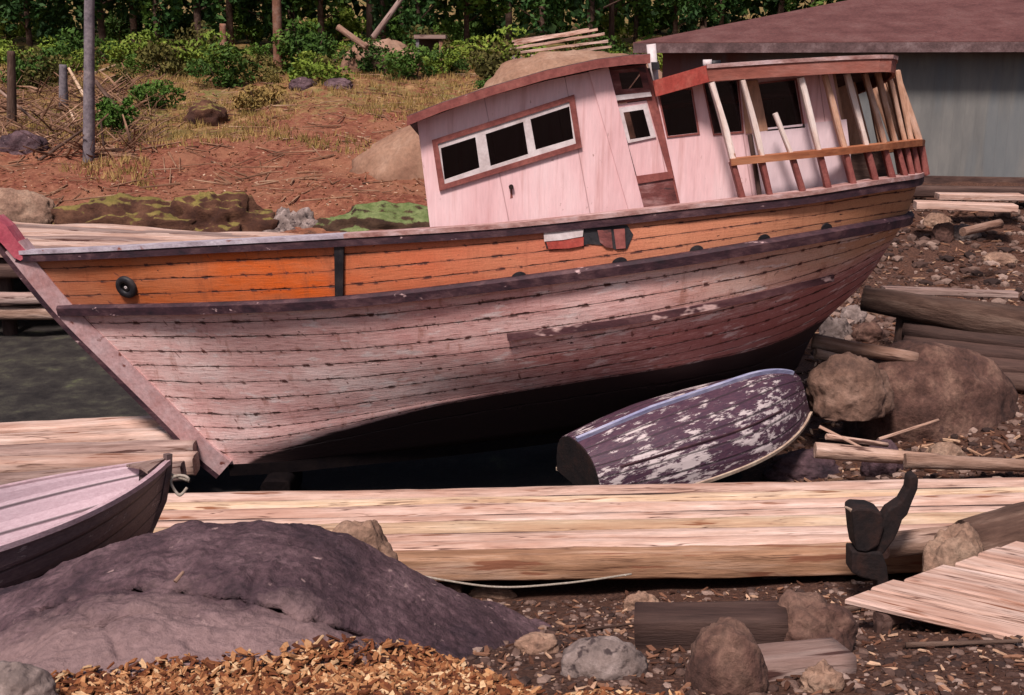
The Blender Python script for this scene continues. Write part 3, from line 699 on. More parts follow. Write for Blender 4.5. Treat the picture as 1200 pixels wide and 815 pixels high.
patch('inner_plank', [(700,270),(716,269),(718,291),(710,290),(703,284)], .015, .014, M['guard'], hole_shade, 2)
patch('inner_plank', [(719,269),(732,268),(733,291),(722,292)], .015, .014, M['maroon'], hole_shade, 2)

# ---- wheelhouse
YC = 13.75; YF = 2*Y0 - YC
def cab(name, px, Y, th, mat, parent=ship, holes=(), label=None):
    o = slab(name, px, Y, th, mat, parent, holes); 
    if label: o['label'] = label
    return o
W = [[(516.5,174),(557,161),(562,197),(521,211)], [(569,157.5),(613,143),(619,181),(575,195)], [(621.5,140),(667,125),(672,163),(628,176)]]
wall = cab('cabin_wall', [(489,143),(560,117),(640,95),(712,80),(756,250),(755,272),(507,292)], YC, .05, M['pink_wall'],
           holes=[[(509,168),(671,115),(680,172),(517,221)]], label='pink painted wheelhouse side wall with long window')
wf = slab('window_frame', [(506,164.5),(673,111),(682,173),(515,224)], YC-.035, .03, M['maroon'], wall, holes=[[(513,169),(667,119.5),(675,168.5),(521,216)]])
sash = slab('window_sash', [(512,169),(668,119),(676,169),(520,217)], YC-.02, .05, M['white_trim'], wall, holes=W)
for q in W: slab('pane', [(q[0][0]-1,q[0][1]-1),(q[1][0]+1,q[1][1]-1),(q[2][0]+1,q[2][1]+1),(q[3][0]-1,q[3][1]+1)], YC+.012, .006, M['glass'], sash)
obj('vent_fitting', tube_me([P(599,219,YC)+Vector((0,-.05,0)), P(599,219,YC)+Vector((0,.02,0))], .028), M['iron_rust'], wall)
slab('drip_stain', [(598,222),(600,222),(601,232),(598,233)], YC-.003, .004, M['maroon'], wall)
# far wall, front wall and aft bulkhead of the wheelhouse
cab('cabin_wall', [(489,143),(560,117),(640,95),(712,80),(756,250),(755,272),(507,292)], YC, .05, M['pink_wall']).location += Vector((0, YF - YC - .05, -LIST*(YF - YC)))
def quad_wall(name, pa, pb, mat, y0=YC+.05, y1=YF-.05, th=.05):
    a = P(*pa, YC); b = P(*pb, YC)
    dz = -LIST*(y1-y0); V = [(a.x, y0, a.z), (a.x, y1, a.z+dz), (b.x, y1, b.z+dz), (b.x, y0, b.z)]; V += [(x+th, y, z) for x, y, z in V]
    return obj(name, fix_normals(mesh(name, V, [(0,1,2,3),(4,5,6,7),(0,1,5,4),(1,2,6,5),(2,3,7,6),(3,0,4,7)])), mat, ship)
quad_wall('front_wall', (490,144), (508,291), M['pink_wall'])
quad_wall('bulkhead', (757,80), (803,268), M['curtain'])
# door bay
bay = cab('door_frame', [(712,80),(757,76),(767,103),(800,252),(800,268),(758,268)], YC+.04, .05, M['maroon'],
          holes=[[(718,84),(750,81),(757,106),(724,108)], [(721,122),(758,117),(795,244),(757,247)]])
cab('corner_post', [(690,84),(713,79),(756,250),(751,262),(741,262)], YC-.02, .03, M['pink_wall'])
slab('transom_frame', [(707,84),(756,79),(763,108),(714,112)], YC+.015, .03, M['guard'], bay, holes=[[(725,86),(749,84),(754,103),(729,105)]])
slab('pane', [(724,85),(750,83),(755,104),(728,106)], YC+.045, .006, M['glass'], bay)
slab('lintel', [(713,113),(762,108),(764,113),(715,119)], YC+.005, .04, M['white_trim'], bay)
door = cab('door', [(721,123),(758,118),(797,245),(756,247)], YC+.055, .035, M['pink_wall'], holes=[[(730,132),(754,128),(763,160),(738,164)]], label='narrow pink wheelhouse door with a small window')
slab('door_sash', [(723,127),(758,121.5),(769,161),(736,168)], YC+.035, .02, M['white_trim'], door, holes=[[(730.5,132),(754,128.5),(762.5,160),(738.5,164)]])
slab('pane', [(729,131),(756,127),(765,161),(737,165)], YC+.062, .006, M['glass'], door)
slab('lower_panel', [(745,208),(786,203),(796,244),(755,247)], YC+.03, .02, M['guard'], door)
slab('panel_rail', [(744,207),(787,201),(789,209),(746,216)], YC+.012, .025, M['maroon'], door)
# wheelhouse roof
ov = .20
top = [(477,136),(520,119),(575,101),(640,82),(700,69),(740,64),(762,63)]
roofpoly = [P(u, v, YC-ov) for u, v in top] + [P(u, v+7, YC-ov) for u, v in top[::-1]]
rf = obj('cabin_roof', prism_me(roofpoly, YC-ov+.02, YF+ov-.02, -LIST*(YF-YC+2*ov)), M['roof_tar'], ship)
fas = [P(u, v+1, YC-ov) for u, v in top] + [P(u, v+11.5, YC-ov) for u, v in top[::-1]]
obj('fascia', prism_me(fas, YC-ov-.015, YC-ov+.018), M['maroon'], rf)
obj('fascia', prism_me(fas, YF+ov-.018, YF+ov+.015, -LIST*(YF-YC+2*ov), -LIST*(YF-YC+2*ov)), M['maroon'], rf)
# mast stump and horn behind the wheelhouse roof
obj('exhaust_pipe', tube_me([P(768,110,YC+.35), P(763,52,YC+.35)], .055, 12), M['white_trim'], ship, smooth=True)
obj('lamp_box', prism_me([P(764,73,YC+.2), P(772,73,YC+.2), P(773,82,YC+.2), P(765,82,YC+.2)], YC+.18, YC+.3), M['black'], ship)

# ---- after cabin under the canopy
A1 = [[(772,108),(810,105),(818,156),(783,160)], [(825,97),(864,94),(870,154),(837,157)], [(889,99),(932,94),(941,148),(900,152)]]
aw = cab('cabin_wall', [(767,103),(975,84),(1004,238),(1004,252),(800,270),(799,248)], YC+.02, .05, M['pink_wall'], holes=A1, label='pink side wall of the low after cabin')
slab('wall_lining', [(881,152),(992,140),(1003,236),(893,246)], YC+.008, .01, M['pink_wall_pale'], aw)
slab('wall_lining', [(868,96),(888,94),(900,153),(874,157)], YC+.006, .012, M['tan_wall'], aw)
for q in A1:
    c = [sum(p[0] for p in q)/4, sum(p[1] for p in q)/4]
    o_ = [(c[0]+(p[0]-c[0])*1.10, c[1]+(p[1]-c[1])*1.07) for p in q]
    slab('window_frame', o_, YC+.008, .011, M['maroon'], aw, holes=[q])
    slab('pane', [(c[0]+(p[0]-c[0])*1.03, c[1]+(p[1]-c[1])*1.03) for p in q], YC+.05, .005, M['glass'], aw)
cab('cabin_wall', [(767,103),(975,84),(1004,238),(1004,252),(800,270),(799,248)], YC+.02, .05, M['pink_wall']).location += Vector((0, YF - YC - .09, -LIST*(YF - YC)))
quad_wall('bulkhead', (975,86), (1005,250), M['tan_wall'])
slab('loose_panel', [(980,104),(1002,96),(1020,166),(1018,190),(998,192)], YC+.5, .02, M['tan_wall'], ship)
# box under the rail aft
bx = slab('deck_locker', [(996,184),(1040,178),(1048,214),(1004,220)], YC+.35, .5, M['timber_dark'], ship)
# canopy roof
YR = 13.42; YRF = 2*Y0 - YR
ct = [(765,98),(828,80),(900,75),(980,70),(1052,67)]
zz = [P(828,79,YR), P(900,74,YR), P(980,69.5,YR), P(1040,67,YR)]
arc = []
for k in range(13):                         # rounded after end
    a = math.pi * k / 12; c = P(1030,67.5,YR)
    yy = Y0 - (Y0-YR) * math.cos(a); arc.append(Vector((c.x + .42 * math.sin(a)**.8, yy, c.z + .03*math.sin(a) - LIST*(yy-YR))))
nearl = [P(766,97,YC+.0)] + zz[:-1]
farl = [mir(p) for p in nearl][::-1]
outline = nearl + arc + farl
mid = Vector((sum(p.x for p in outline)/len(outline), Y0, sum(p.z for p in outline)/len(outline)+.10))
def band(outline, dz0, dz1, th, closed=False):
    return sweep_me(outline, [(-th/2, dz0), (th/2, dz0), (th/2, dz1), (-th/2, dz1)])
V = [tuple(p) for p in outline] + [(p.x, p.y, p.z-.035) for p in outline]; n_ = len(outline)
V += [tuple(mid), (mid.x, mid.y, mid.z-.05)]
Fc = [(i, (i+1) % n_, 2*n_) for i in range(n_)] + [(n_+(i+1) % n_, n_+i, 2*n_+1) for i in range(n_)] + [(i, n_+i, n_+(i+1) % n_, (i+1) % n_) for i in range(n_)]
cr = obj('canopy_roof', fix_normals(mesh('canopy_roof', V, Fc)), M['roof_tar'], ship)
fo = [Vector(q) for q in outline[1:-1]]
obj('fascia', band([Vector((p.x, p.y, p.z)) for p in fo], -.155, -.012, .04), M['fascia_brown'], cr)
obj('edge_batten', band([Vector((p.x, p.y, p.z)) for p in fo], -.012, .03, .07), M['cap_red'], cr)
obj('fascia', band([outline[0], outline[1]], -.16, .02, .04), M['red_paint'], cr)
obj('fascia', band([outline[-2], outline[-1]], -.16, .02, .04), M['red_paint'], cr)
obj('canopy_light', tube_me([P(829,80,YR+.1)+Vector((0,0,0)), P(829,70,YR+.1)], .05, 10), M['white_trim'], cr, smooth=True)
obj('canopy_light', tube_me([P(837,80,YR+.15)+Vector((0,0,0)), P(837,71,YR+.15)], .07, 10), M['black'], cr, smooth=True)
# posts: (top u, v, bottom u, v, width m, material)
sheer = [Vector(G[i, 0]) for i in range(NS)]
su = [proj(p)[0] for p in sheer]
def sheerY(u):
    return float(np.interp(u, su, [p.y for p in sheer])) + .02
posts = [(833.5,97,870,236,.10,'post_pale'), (870,94,902,230,.10,'post_pale'), (938,91,970,221,.10,'post_pale'), (966,88,1000,217,.10,'post_tan'),
         (992,87,1025,212,.09,'post_pale'), (1013,86,1045,209,.085,'post_tan'), (1028,85,1060,208,.08,'post_tan'), (1040,84,1069,207,.075,'post_tan'), (1051,83,1076,206,.075,'post_tan')]
def railing_post(ut, vt, ub, vb, wd_, mt, split=True, seed=0):
    Yb = max(YR+.02, min(sheerY(min(ub, 1074)), Y0-.4)); Yt = max(YR+.03, min(Yb, Y0 - .5))
    a = P(ut, vt, Yt); b = P(ub, vb, Yb)
    f = .66; midp = a.lerp(b, f)
    out = []
    for mirror in (0, 1):
        m_ = mir if mirror else (lambda p: p)
        o1 = board('canopy_post', m_(a), m_(midp), wd_, .06, M[mt], ship, seed=seed, wob=.012, roll=R(90))
        o2 = board('rail_stanchion', m_(midp), m_(b), wd_*1.05, .065, M['maroon'], ship, seed=seed+20, wob=.008, roll=R(90))
    return midp
for k, (ut, vt, ub, vb, wd_, mt) in enumerate(posts): railing_post(ut, vt, ub, vb, wd_*1.3, mt, seed=k)
# broken-off upright and its stanchion
b0 = P(908,133,YR+.05); b1 = P(927,180,YR+.04); b2 = P(940,224,YR+.03)
o = board('broken_post', b0, b1, .085, .05, M['post_pale'], ship, seed=31, roll=R(90)); tag(o, 'splintered upright broken off short')
board('rail_stanchion', b1, b2, .10, .06, M['maroon'], ship, seed=32, roll=R(90))
board('rail_stanchion', P(879,158,YR+.12), P(890,231,YR+.12), .07, .05, M['timber_dark'], ship, seed=33, roll=R(90))
hrp = []
for u, v in [(856,190),(900,185.5),(950,180.5),(1000,175.5),(1040,171),(1062,168.5),(1076,167)]:
    hrp.append(P(u, v, max(YR-.02, min(sheerY(min(u+6,1074))-.03, Y0-.45))))
hrp = [Vector(q) for q in resample(hrp, 24)]
far = [mir(p) for p in hrp[::-1]]
e = hrp[-1]; xm = e.x + .18
arcp = [Vector((e.x + .18*math.sin(math.pi*k/8), e.y + (2*Y0-2*e.y)*k/8, e.z+.01-LIST*(2*Y0-2*e.y)*k/8)) for k in range(1, 8)]
obj('hand_rail', sweep_me(hrp + arcp + far, [(-.05, -.04), (.05, -.04), (.055, .035), (-.05, .04)]), M['oak_rail'], ship)
for k in range(1, 8, 1):                     # posts round the stern
    q = arcp[k-1]; dz = -LIST*(q.y-(Y0-.5)); bt = Vector((q.x + .10, q.y, P(1078,206,Y0-.5).z + .02 + dz)); tp = Vector((q.x - .36, q.y, P(1046,84,Y0-.5).z + dz))
    board('canopy_post', tp, q, .075, .06, M['post_tan'], ship, seed=50+k); board('rail_stanchion', q, bt, .075, .06, M['maroon'], ship, seed=60+k)

# props holding the boat: log under the forefoot and timber crib under the stern
for k, (u, v, lb) in enumerate([(330, 549, 'tarred block of timber under the fore end of the big boat keel'), (800, 486, 'tarred block of timber under the middle of the big boat keel')]):
    p = P(u, v, Y0); tag(log('keel_block', (p.x, Y0-.45, p.z-.22), (p.x, Y0+.45, p.z-.22), .19, .19, M['blackened'], seed=k, sq=5), lb, 'block')
    tag(log('keel_block', (p.x-.25, Y0, p.z-.52), (p.x+.25, Y0, p.z-.52), .16, .16, M['blackened'], seed=k+4, sq=5), lb.replace('block', 'lower block'), 'block')

# ------------------------------------------------------------------ small boats
def small_hull(L, B, D, bow_rise=.15, n=50, m=15, trans=.72, stem_rake=.25):
    """open boat: x 0 = transom, x L = stem; y across; z 0 = gunwale amidships, keel down"""
    Gs = np.zeros((n+1, 2*m+1, 3))
    for i in range(n+1):
        f = i / n
        hb = B/2 * (trans + (1-trans) * math.sin(math.pi * min(f / .9, 1) * .5 + 0) ) if f < .45 else B/2 * (1 - ((f-.45)/.55)**2.3)
        if f < .45: hb = B/2 * (trans + (1 - trans) * (1 - (1 - f/.45)**2))
        hb = max(hb, .012)
        dep = D * (1 - .25 * max(0, (f-.7)/.3)**2) * (.88 + .12 * min(1, f/.3))
        zg = bow_rise * max(0, (f-.3)/.7)**2 + .03*(1-f)
        full = 2.6 - 1.3 * f
        for j in range(-m, m+1):
            a = abs(j)/m; th = a * math.pi/2
            y = hb * (1 - (1 - math.sin(th)) ** 1.0) if False else hb * math.sin(th) ** (2/full)
            z = zg - (dep + zg) * math.cos(th) ** (2/full)
            x = f * L - stem_rake * max(0, f-.5)*2 * (1 - a**.7) * max(0, (f-.5)*2)
            Gs[i, j+m] = (x, math.copysign(y, j) if j else 0, z)
    return Gs
def grid_me(Gs, name='hull', seam=True):
    n, m = Gs.shape[:2]; V = Gs.reshape(-1, 3); Fc = [(i*m+j, i*m+j+1, (i+1)*m+j+1, (i+1)*m+j) for i in range(n-1) for j in range(m-1)]
    me = mesh(name, V, Fc); uvl = me.uv_layers.new(name='UVMap')
    d = np.empty(len(me.loops), int); me.loops.foreach_get('vertex_index', d)
    UV = np.array([(i/(n-1), j/(m-1)*12) for i in range(n) for j in range(m)])
    uvl.data.foreach_set('uv', UV[d].ravel()); return me
def lap_planks(Gs, k=6, step=.012):
    """clinker look: each strake steps out over the next"""
    n, m = Gs.shape[:2]; c = m//2; G2 = []
    for i in range(n):
        row = []
        for j in range(m):
            a = abs(j-c)/c*k; fr = a - math.floor(a)
            p = Gs[i, j].copy(); yy, zz_ = p[1], p[2]; r = math.hypot(yy, zz_) + 1e-6
            s = 1 + step * (1-fr) / r * (1 if j != c else .5); p[1] *= s; row.append(p)
        G2.append(row)
    return np.array(G2)
def planked_paint(name, c_dark, c_worn, c_mid, thr, n_str=12):
    m, t, b = new_mat(name); uv = nd(t, 'ShaderNodeUVMap').outputs[0]
    sx = nd(t, 'ShaderNodeSeparateXYZ'); t.links.new(uv, sx.inputs[0])
    fr = math_n(t, 'FRACT', sx.outputs[1]); d = math_n(t, 'MINIMUM', fr, math_n(t, 'SUBTRACT', 1.0, fr)); seam = ramp(t, d, [(.02, 1.0), (.09, 0.0)])
    oc = nd(t, 'ShaderNodeTexCoord').outputs['Object']
    g1 = noise_n(t, mapping(t, oc, (1.6, 7, 7)), 2.2, 8, .75); g2 = noise_n(t, oc, 1.3, 3, .5); g3 = noise_n(t, mapping(t, oc, (2, 8, 8)), 6, 5, .7)
    f = math_n(t, 'ADD', math_n(t, 'MULTIPLY', g1, .75), math_n(t, 'MULTIPLY', g2, .42))
    worn = ramp(t, f, [(thr, 0.0), (thr + .035, 1.0)])
    col = mix(t, ramp(t, g3, [(.35, 0.0), (.65, 1.0)]), c_dark, c_mid)
    col = mix(t, worn, col, c_worn)
    col = mix(t, math_n(t, 'MULTIPLY', seam, .8), col, (.02, .012, .015))
    t.links.new(col, b.inputs['Base Color']); b.inputs['Roughness'].default_value = .6
    bump(t, b, math_n(t, 'SUBTRACT', mix(t, .5, worn, g3), seam), .7, .008); return m

# upturned dinghy beside the big hull
din = thing('upturned_dinghy', 'small dinghy turned upside down, flaking purple and white paint, lying under the big hull', 'dinghy', (0, 12.5, .2))
tk = P(676,518,12.72); bk = P(930,432,14.1)
X = (bk - tk).normalized()
L = 3.36
gwd = Vector((0.0, -1.0, -.22)); gwd = (gwd - X * gwd.dot(X)).normalized()     # towards the near gunwale
Zd = X.cross(gwd).normalized()
if Zd.z < 0: Zd = -Zd
Yd = Zd.cross(X)
RM = Matrix((X, Yd, Zd)).transposed()
Gd = small_hull(L, 1.36, .66, .12, trans=.70, stem_rake=.30)
Gd = lap_planks(Gd, 6, .012)
Gd[:, :, 2] *= -1; Gd[:, :, 1] *= -1                         # upside down
kz = Gd[0, Gd.shape[1]//2, 2]
org = tk - RM @ Vector((0, 0, kz))
def din_obj(name, me, mat, parent=din, smooth=False):
    me.transform(RM.to_4x4()); me.transform(Matrix.Translation(org)); fix_normals(me)
    return obj(name, me, mat, parent, smooth=smooth)
me = grid_me(Gd); 
dh = obj('hull', me, planked_paint('flaking_purple_paint', (.035, .015, .032), (.50, .42, .42), (.085, .035, .055), .625), din, loc=org, rot=RM)
sm_ = dh.modifiers.new('t', 'SOLIDIFY'); sm_.thickness = .02; sm_.offset = 0
c_ = Gd.shape[1]//2
def loc_obj(name, me, mat, smooth=False): return obj(name, me, mat, din, loc=org, rot=RM, smooth=smooth)
loc_obj('keel', sweep_me([Vector(Gd[i, c_]) + Vector((0,0,.02)) for i in range(0, 51)], [(-.022,-.02),(.022,-.02),(.022,.035),(-.022,.035)], up=Vector((0,.0,1))), M['blue_keel'])
for side in (0, Gd.shape[1]-1):
    loc_obj('gunwale', sweep_me([Vector(Gd[i, side]) for i in range(51)], [(-.03,-.02),(.03,-.02),(.03,.02),(-.03,.02)]), M['gunwale'])
for side, k in ((1, 9), (-1, 9)):
    loc_obj('bilge_rail', sweep_me([Vector(Gd[i, c_ + side*k]) + Vector((0,0,.012)) for i in range(4, 40)], [(-.015,-.01),(.015,-.01),(.015,.015),(-.015,.015)]), M['rub'])
V = [tuple(p - np.array([.012, 0, 0])) for p in Gd[0]]; n_ = len(V); V += [(x+.03, y*.985, z*.985) for x, y, z in V]
loc_obj('transom', fix_normals(mesh('transom', V, [tuple(range(n_)), tuple(range(2*n_-1, n_-1, -1))] + [(i, (i+1) % n_, n_+(i+1) % n_, n_+i) for i in range(n_)])), M['iron_rust'])

# rowing boat at the left edge, seen from its bow
rb = thing('rowing_boat', 'open rowing boat with pinkish inside and brown outside, its bow beside the timber slipway', 'rowing boat', (-3.6, 9, .9))
bowp = P(196,541,10.35); ax = Vector((-.62, -.785, .03)).normalized()
Xb = -ax; Zb = Vector((0,0,1)); Zb = (Zb - Xb*Zb.dot(Xb)).normalized(); Yb_ = Zb.cross(Xb); RB = Matrix((Xb, Yb_, Zb)).transposed()
Lb = 4.0
Gr = small_hull(Lb, 1.30, .80, .10, n=60, trans=.75, stem_rake=.30)
Gr = lap_planks(Gr, 7, .014)
orb = bowp - RB @ Vector((Lb, 0, .10))
def rb_obj(name, me, mat, smooth=False): return obj(name, me, mat, rb, loc=orb, rot=RB, smooth=smooth)
me = grid_me(Gr); h_ = rb_obj('hull', me, planked_paint('brown_rowboat_paint', (.10, .065, .07), (.30, .23, .22), (.17, .11, .11), .68))
s_ = h_.modifiers.new('t', 'SOLIDIFY'); s_.thickness = .012; s_.offset = 0
Gi = Gr.copy(); c_ = Gi.shape[1]//2
Gi[:, :, 1] = np.sign(Gi[:, :, 1]) * np.maximum(np.abs(Gi[:, :, 1]) - .022, .004); Gi[:, :, 2] += .02
me = grid_me(Gi[:58]); rb_obj('inner_lining', me, planked_paint('pink_inside_paint', (.50, .36, .40), (.30, .2, .2), (.60, .46, .50), .74))
for side in (0, Gr.shape[1]-1):
    rb_obj('gunwale', sweep_me([Vector(Gr[i, side]) for i in range(61)], [(-.025,-.025),(.025,-.025),(.025,.02),(-.025,.02)]), M['boat_in'])
rb_obj('stem_post', sweep_me([Vector((Lb+.01, 0, .17)), Vector((Lb-.0, 0, .02)), Vector((Lb-.07,0,-.25)), Vector((Lb-.2,0,-.46)), Vector((Lb-.45,0,-.6))], [(-.028,-.03),(.028,-.03),(.028,.03),(-.028,.03)], up=Vector((1,0,.2))), M['boat_out'])
rb_obj('breasthook', fix_normals(mesh('b', [(Lb-.02,0,.115),(Lb-.32,-.16,.09),(Lb-.28,0,.09),(Lb-.32,.16,.09),(Lb-.02,0,.14),(Lb-.32,-.16,.115),(Lb-.28,0,.115),(Lb-.32,.16,.115)],
       [(0,1,2,3),(4,5,6,7),(0,1,5,4),(1,2,6,5),(2,3,7,6),(3,0,4,7)])), M['timber_grey'])
for xs_ in (.9, 1.9):
    hw_ = abs(Gr[int(xs_/Lb*60), 4, 1]) * .97
    rb_obj('thwart', board_me(2*hw_, .2, .03, seed=int(xs_*7)), M['boat_in']).matrix_basis = Matrix.Translation(Vector(orb) - wpos(rb) + RB @ Vector((xs_, -hw_, -.17))) @ (RB @ Matrix.Rotation(R(90), 3, 'Z')).to_4x4()
V = [tuple(p) for p in Gr[0]]; n_ = len(V); V += [(x+.03, y*.985, z*.985) for x, y, z in V]
rb_obj('transom', fix_normals(mesh('transom', V, [tuple(range(n_)), tuple(range(2*n_-1, n_-1, -1))] + [(i, (i+1) % n_, n_+(i+1) % n_, n_+i) for i in range(n_)])), M['boat_in'])
# ring of rope hanging at the bow
cr_ = P(211,569,10.3)
pts = [cr_ + Vector((.075*math.cos(a)+.02*math.sin(2*a), .03*math.sin(a), .085*math.sin(a))) for a in [2*math.pi*k/20*.9+.4 for k in range(21)]]
tag(obj('rope_loop', tube_me([P(200,556,10.36)] + pts, .014), M['rope'], smooth=True), 'pale loop of rope hanging at the bow of the rowing boat', 'rope')

# ------------------------------------------------------------------ slipways
slip = thing('timber_slipway', 'long low slipway of pale squared logs across the foreground', 'slipway', (0, 11, .3))
nlog = 8; w0 = .245
for k in range(nlog):
    y = 10.30 + k * w0; off = [0, .2, -.1, .25, .05, .3, -.15, .1][k]
    rad = .5 * w0 * [1.02, .93, .90, .97, .86, .95, .90, .96][k]; top = .535 + [.0, .012, -.012, .016, -.018, .012, -.01, .014][k]; fl = [.95, .9, .85, .9, .85, .9, .9, .9][k]
    log('log', (-5.3+off, y, top-rad*fl), (7.2+off, y+.04*fn(k*1.7), top-rad*fl+.25), rad, rad, M['timber_front'] if k == 0 else (M['timber_yellow'] if k in (3, 6) else M['timber']), slip, seed=k*2+1, sq=8 if k == 0 else (2.6 if k == 1 else 2.2), bend=.006, rough=.09, flat=fl, seg=28)
    if k: log('gap_shade', (-5.2, y-w0/2, top-.105), (7.2, y-w0/2, top-.105+.25), .045, .045, M['timber_dark'], slip, seed=k+70, sq=3, bend=.004, rough=.15, seg=10)  # dark strip added in each gap to stand in for its shade
for k, x in enumerate((-4.2, -.6, 3.0, 6.2)):
    log('sleeper', (x, 10.3, .10+.02*(x+5)), (x+.1, 12.2, .0+.03*(x+5)), .13, .13, M['timber_dark'], slip, seed=40+k, sq=3)

slip2 = thing('timber_skid', 'low skid of heavy pale baulks left of the big boat stem', 'skid', (-5.5, 15, 0))
for k in range(4):
    a = P(-60, 512 + k*13, 15.6 - k*.38); b = P(230, 497 + k*15.5, 15.6 - k*.38)
    log('baulk', a, b, .17, .16, M['timber'] if k != 2 else M['timber_grey'], slip2, seed=60+k, sq=5, bend=.012, rough=.06, flat=.8)
log('baulk', P(-60, 572, 13.6), P(215, 552, 13.6), .12, .11, M['timber_grey'], slip2, seed=66, sq=4, bend=.01)

pier = thing('plank_pier', 'long pale plank pier behind the bow of the stranded boat', 'pier', (-7, 24, .6))
for k in range(9):
    f = k / 8; yl = 22.3 + 4.8 * f; yr = 22.3 + 1.6 * f
    a = Vector((-13.5, yl, 1.62)); b = Vector((-1.5, yr, 1.52))
    board('deck_plank', a, b, .50 - .0*f, .09, M['timber_grey'] if k % 3 == 1 else M['timber'], pier, seed=70+k, wob=.02)
log('bearer', (-13.5, 22.15, 1.28), (-1.5, 22.2, 1.2), .13, .13, M['timber_dark'], pier, seed=81, sq=4)
log('bearer', (-13.5, 21.95, .55), (-2.0, 22.0, .50), .13, .12, M['driftwood'], pier, seed=82, sq=3)
log('bearer', (-13.5, 21.9, .86), (-4.0, 22.0, .78), .11, .11, M['timber_grey'], pier, seed=83, sq=3)
for k, x in enumerate((-12, -9.6, -7.6, -5, -2.5)):
    log('pile', (x, 22.35, -.3), (x, 22.35, 1.5), .14, .12, M['timber_dark'], pier, seed=85+k)
    log('pile', (x, 24.4 , -.3), (x, 24.4, 1.5), .14, .12, M['timber_dark'], pier, seed=95+k)

# plank stage at the right foreground
stage = thing('plank_stage', 'low stage of pale boards in the lower right corner', 'stage', (3.2, 8, 1))
ZS = 1.20; cs_ = P(990,706,8.06); cs_.z = ZS
fd = (Vector((P(1200,757,7.4).x, 7.4, 0)) - Vector((cs_.x, 8.06, 0))).normalized(); ld = (Vector((P(1172,652,8.9).x, 8.9, 0)) - Vector((cs_.x, 8.06, 0)))
nrm_w = abs(fd.cross(ld).z); wb = nrm_w / 6
yx_ = Vector((0,0,1)).cross(fd); sk_ = ld.dot(fd) / ld.dot(yx_)
for k in range(9):
    f = (k + .5) / 6; pa = cs_ + ld * f + fd * rnd.uniform(-.04, .05) + Vector((0, 0, .012*(k % 3) + .04*f)); pb = pa + fd * 3.0 + Vector((0, 0, .02))
    board('board', pa, pb, wb*(.965 if k not in (3, 5) else .90), .05, M['timber'], stage, seed=110+k, wob=.005, skew=sk_*.85)
for q in (.25, 1.7): 
    a_ = cs_ + fd*q + Vector((0,0,-.075)); log('joist', a_, a_ + ld*1.28, .055, .055, M['timber_dark'], stage, seed=120+int(q), sq=4)
    for h_ in (.03, 1.1):
        p = a_ + ld*h_; log('leg', (p.x, p.y, height(p.x, p.y)-.15), (p.x, p.y, p.z), .06, .06, M['timber_dark'], stage, seed=125, sq=4)

# ------------------------------------------------------------------ foreground rocks, stones, timber
bx0, by0 = P(262, 735, 7.0).x, 7.0
RU = [-300, -90, 0, 60, 130, 200, 270, 340, 400, 450, 520, 600, 660]; RV = [790, 742, 712, 682, 652, 634, 630, 637, 655, 682, 723, 764, 802]
RX = [P(u, v, 7.5).x for u, v in zip(RU, RV)]; RZ = [P(u, v, 7.5).z for u, v in zip(RU, RV)]
V = []; Fc = []; nxr, nyr = 300, 300; ZT = herm(RX, np.array(RZ)[:, None], np.linspace(RX[0], RX[-1], 300))[:, 0]
for j in range(nyr):
    y = 5.7 + (9.3 - 5.7) * j / (nyr - 1)
    for i in range(nxr):
        x = RX[0] + (RX[-1] - RX[0]) * i / (nxr - 1)
        lip = 0.0; y_top = 7.5 + .12*fn(x*1.3, 2); ztop = ZT[i] 
        g = height(x, y, False)
        if y > y_top: f = max(0, 1 - ((y - y_top)/1.35)**2); z = g - .15 + (ztop - g + .15) * f**.6 if f > 0 else g - .25
        else:
            f = (y_top - y) / (y_top - 5.7); zb = height(x, 5.8, False) - .05
            zb2 = min(zb, ztop - .12); z = zb2 + (ztop - zb2) * (1 - f**1.9)
            # ledge split by the long crack
            yc = 6.95 + .10*math.sin(x*1.9+.6) + .06*fn(x*2.7, 8) - .05*(x+1.7)
            on = max(0, min(1, (x+3.1)/.3)) * max(0, min(1, (-.85-x)/.35))
            wdt = .022 + .02*max(0, fn(x*3.1, 4))
            yc += .03*fn(x*9, 4, 2)
            z -= on * .26 * math.exp(-((y-yc+.05)/.045)**2)
            if y > yc: lip = .17 * on * math.exp(-(y-yc)/.16)
            if y < yc: z -= .06 * on * math.exp(-(yc-y)/.35)
            yc2 = 6.5 + .10*math.sin(x*2.6) + .05*fn(x*3, 3); z -= .10 * math.exp(-((y-yc2)/.03)**2) * max(0, fn(x*1.4, 6)+.3)
        y_out = y - lip
        z += .05*fbm(x*1.3, y*1.3, 2.2, 3) + .030*fbm(x*4, y*6, 6, 4) - .03*max(0, .12-abs(fn(x*1.6+y*.9, y*1.1, 31)))/.12*max(0, fn(x, y, 12)+.4) + .010*fbm(x*16, y*16, 1, 3)
        V.append((x, y_out, z))
V = [Vector(v) for v in V]
Fc = [(j*nxr+i, j*nxr+i+1, (j+1)*nxr+i+1, (j+1)*nxr+i) for j in range(nyr-1) for i in range(nxr-1)]
rim = [i for i in range(nxr)] + [j*nxr+nxr-1 for j in range(1, nyr)] + [(nyr-1)*nxr+i for i in range(nxr-2, -1, -1)] + [j*nxr for j in range(nyr-2, 0, -1)]
b0 = len(V); V += [Vector((V[i].x, V[i].y, .1)) for i in rim]; nr = len(rim)
Fc += [(rim[k], rim[(k+1) % nr], b0+(k+1) % nr, b0+k) for k in range(nr)] + [tuple(b0+k for k in range(nr))[::-1]]
big = obj('foreground_rock', fix_normals(mesh('foreground_rock', V, Fc)), M['rock_dark'], smooth=True)
RKZ = np.array([v.z for v in V[:nxr*nyr]]).reshape(nyr, nxr)
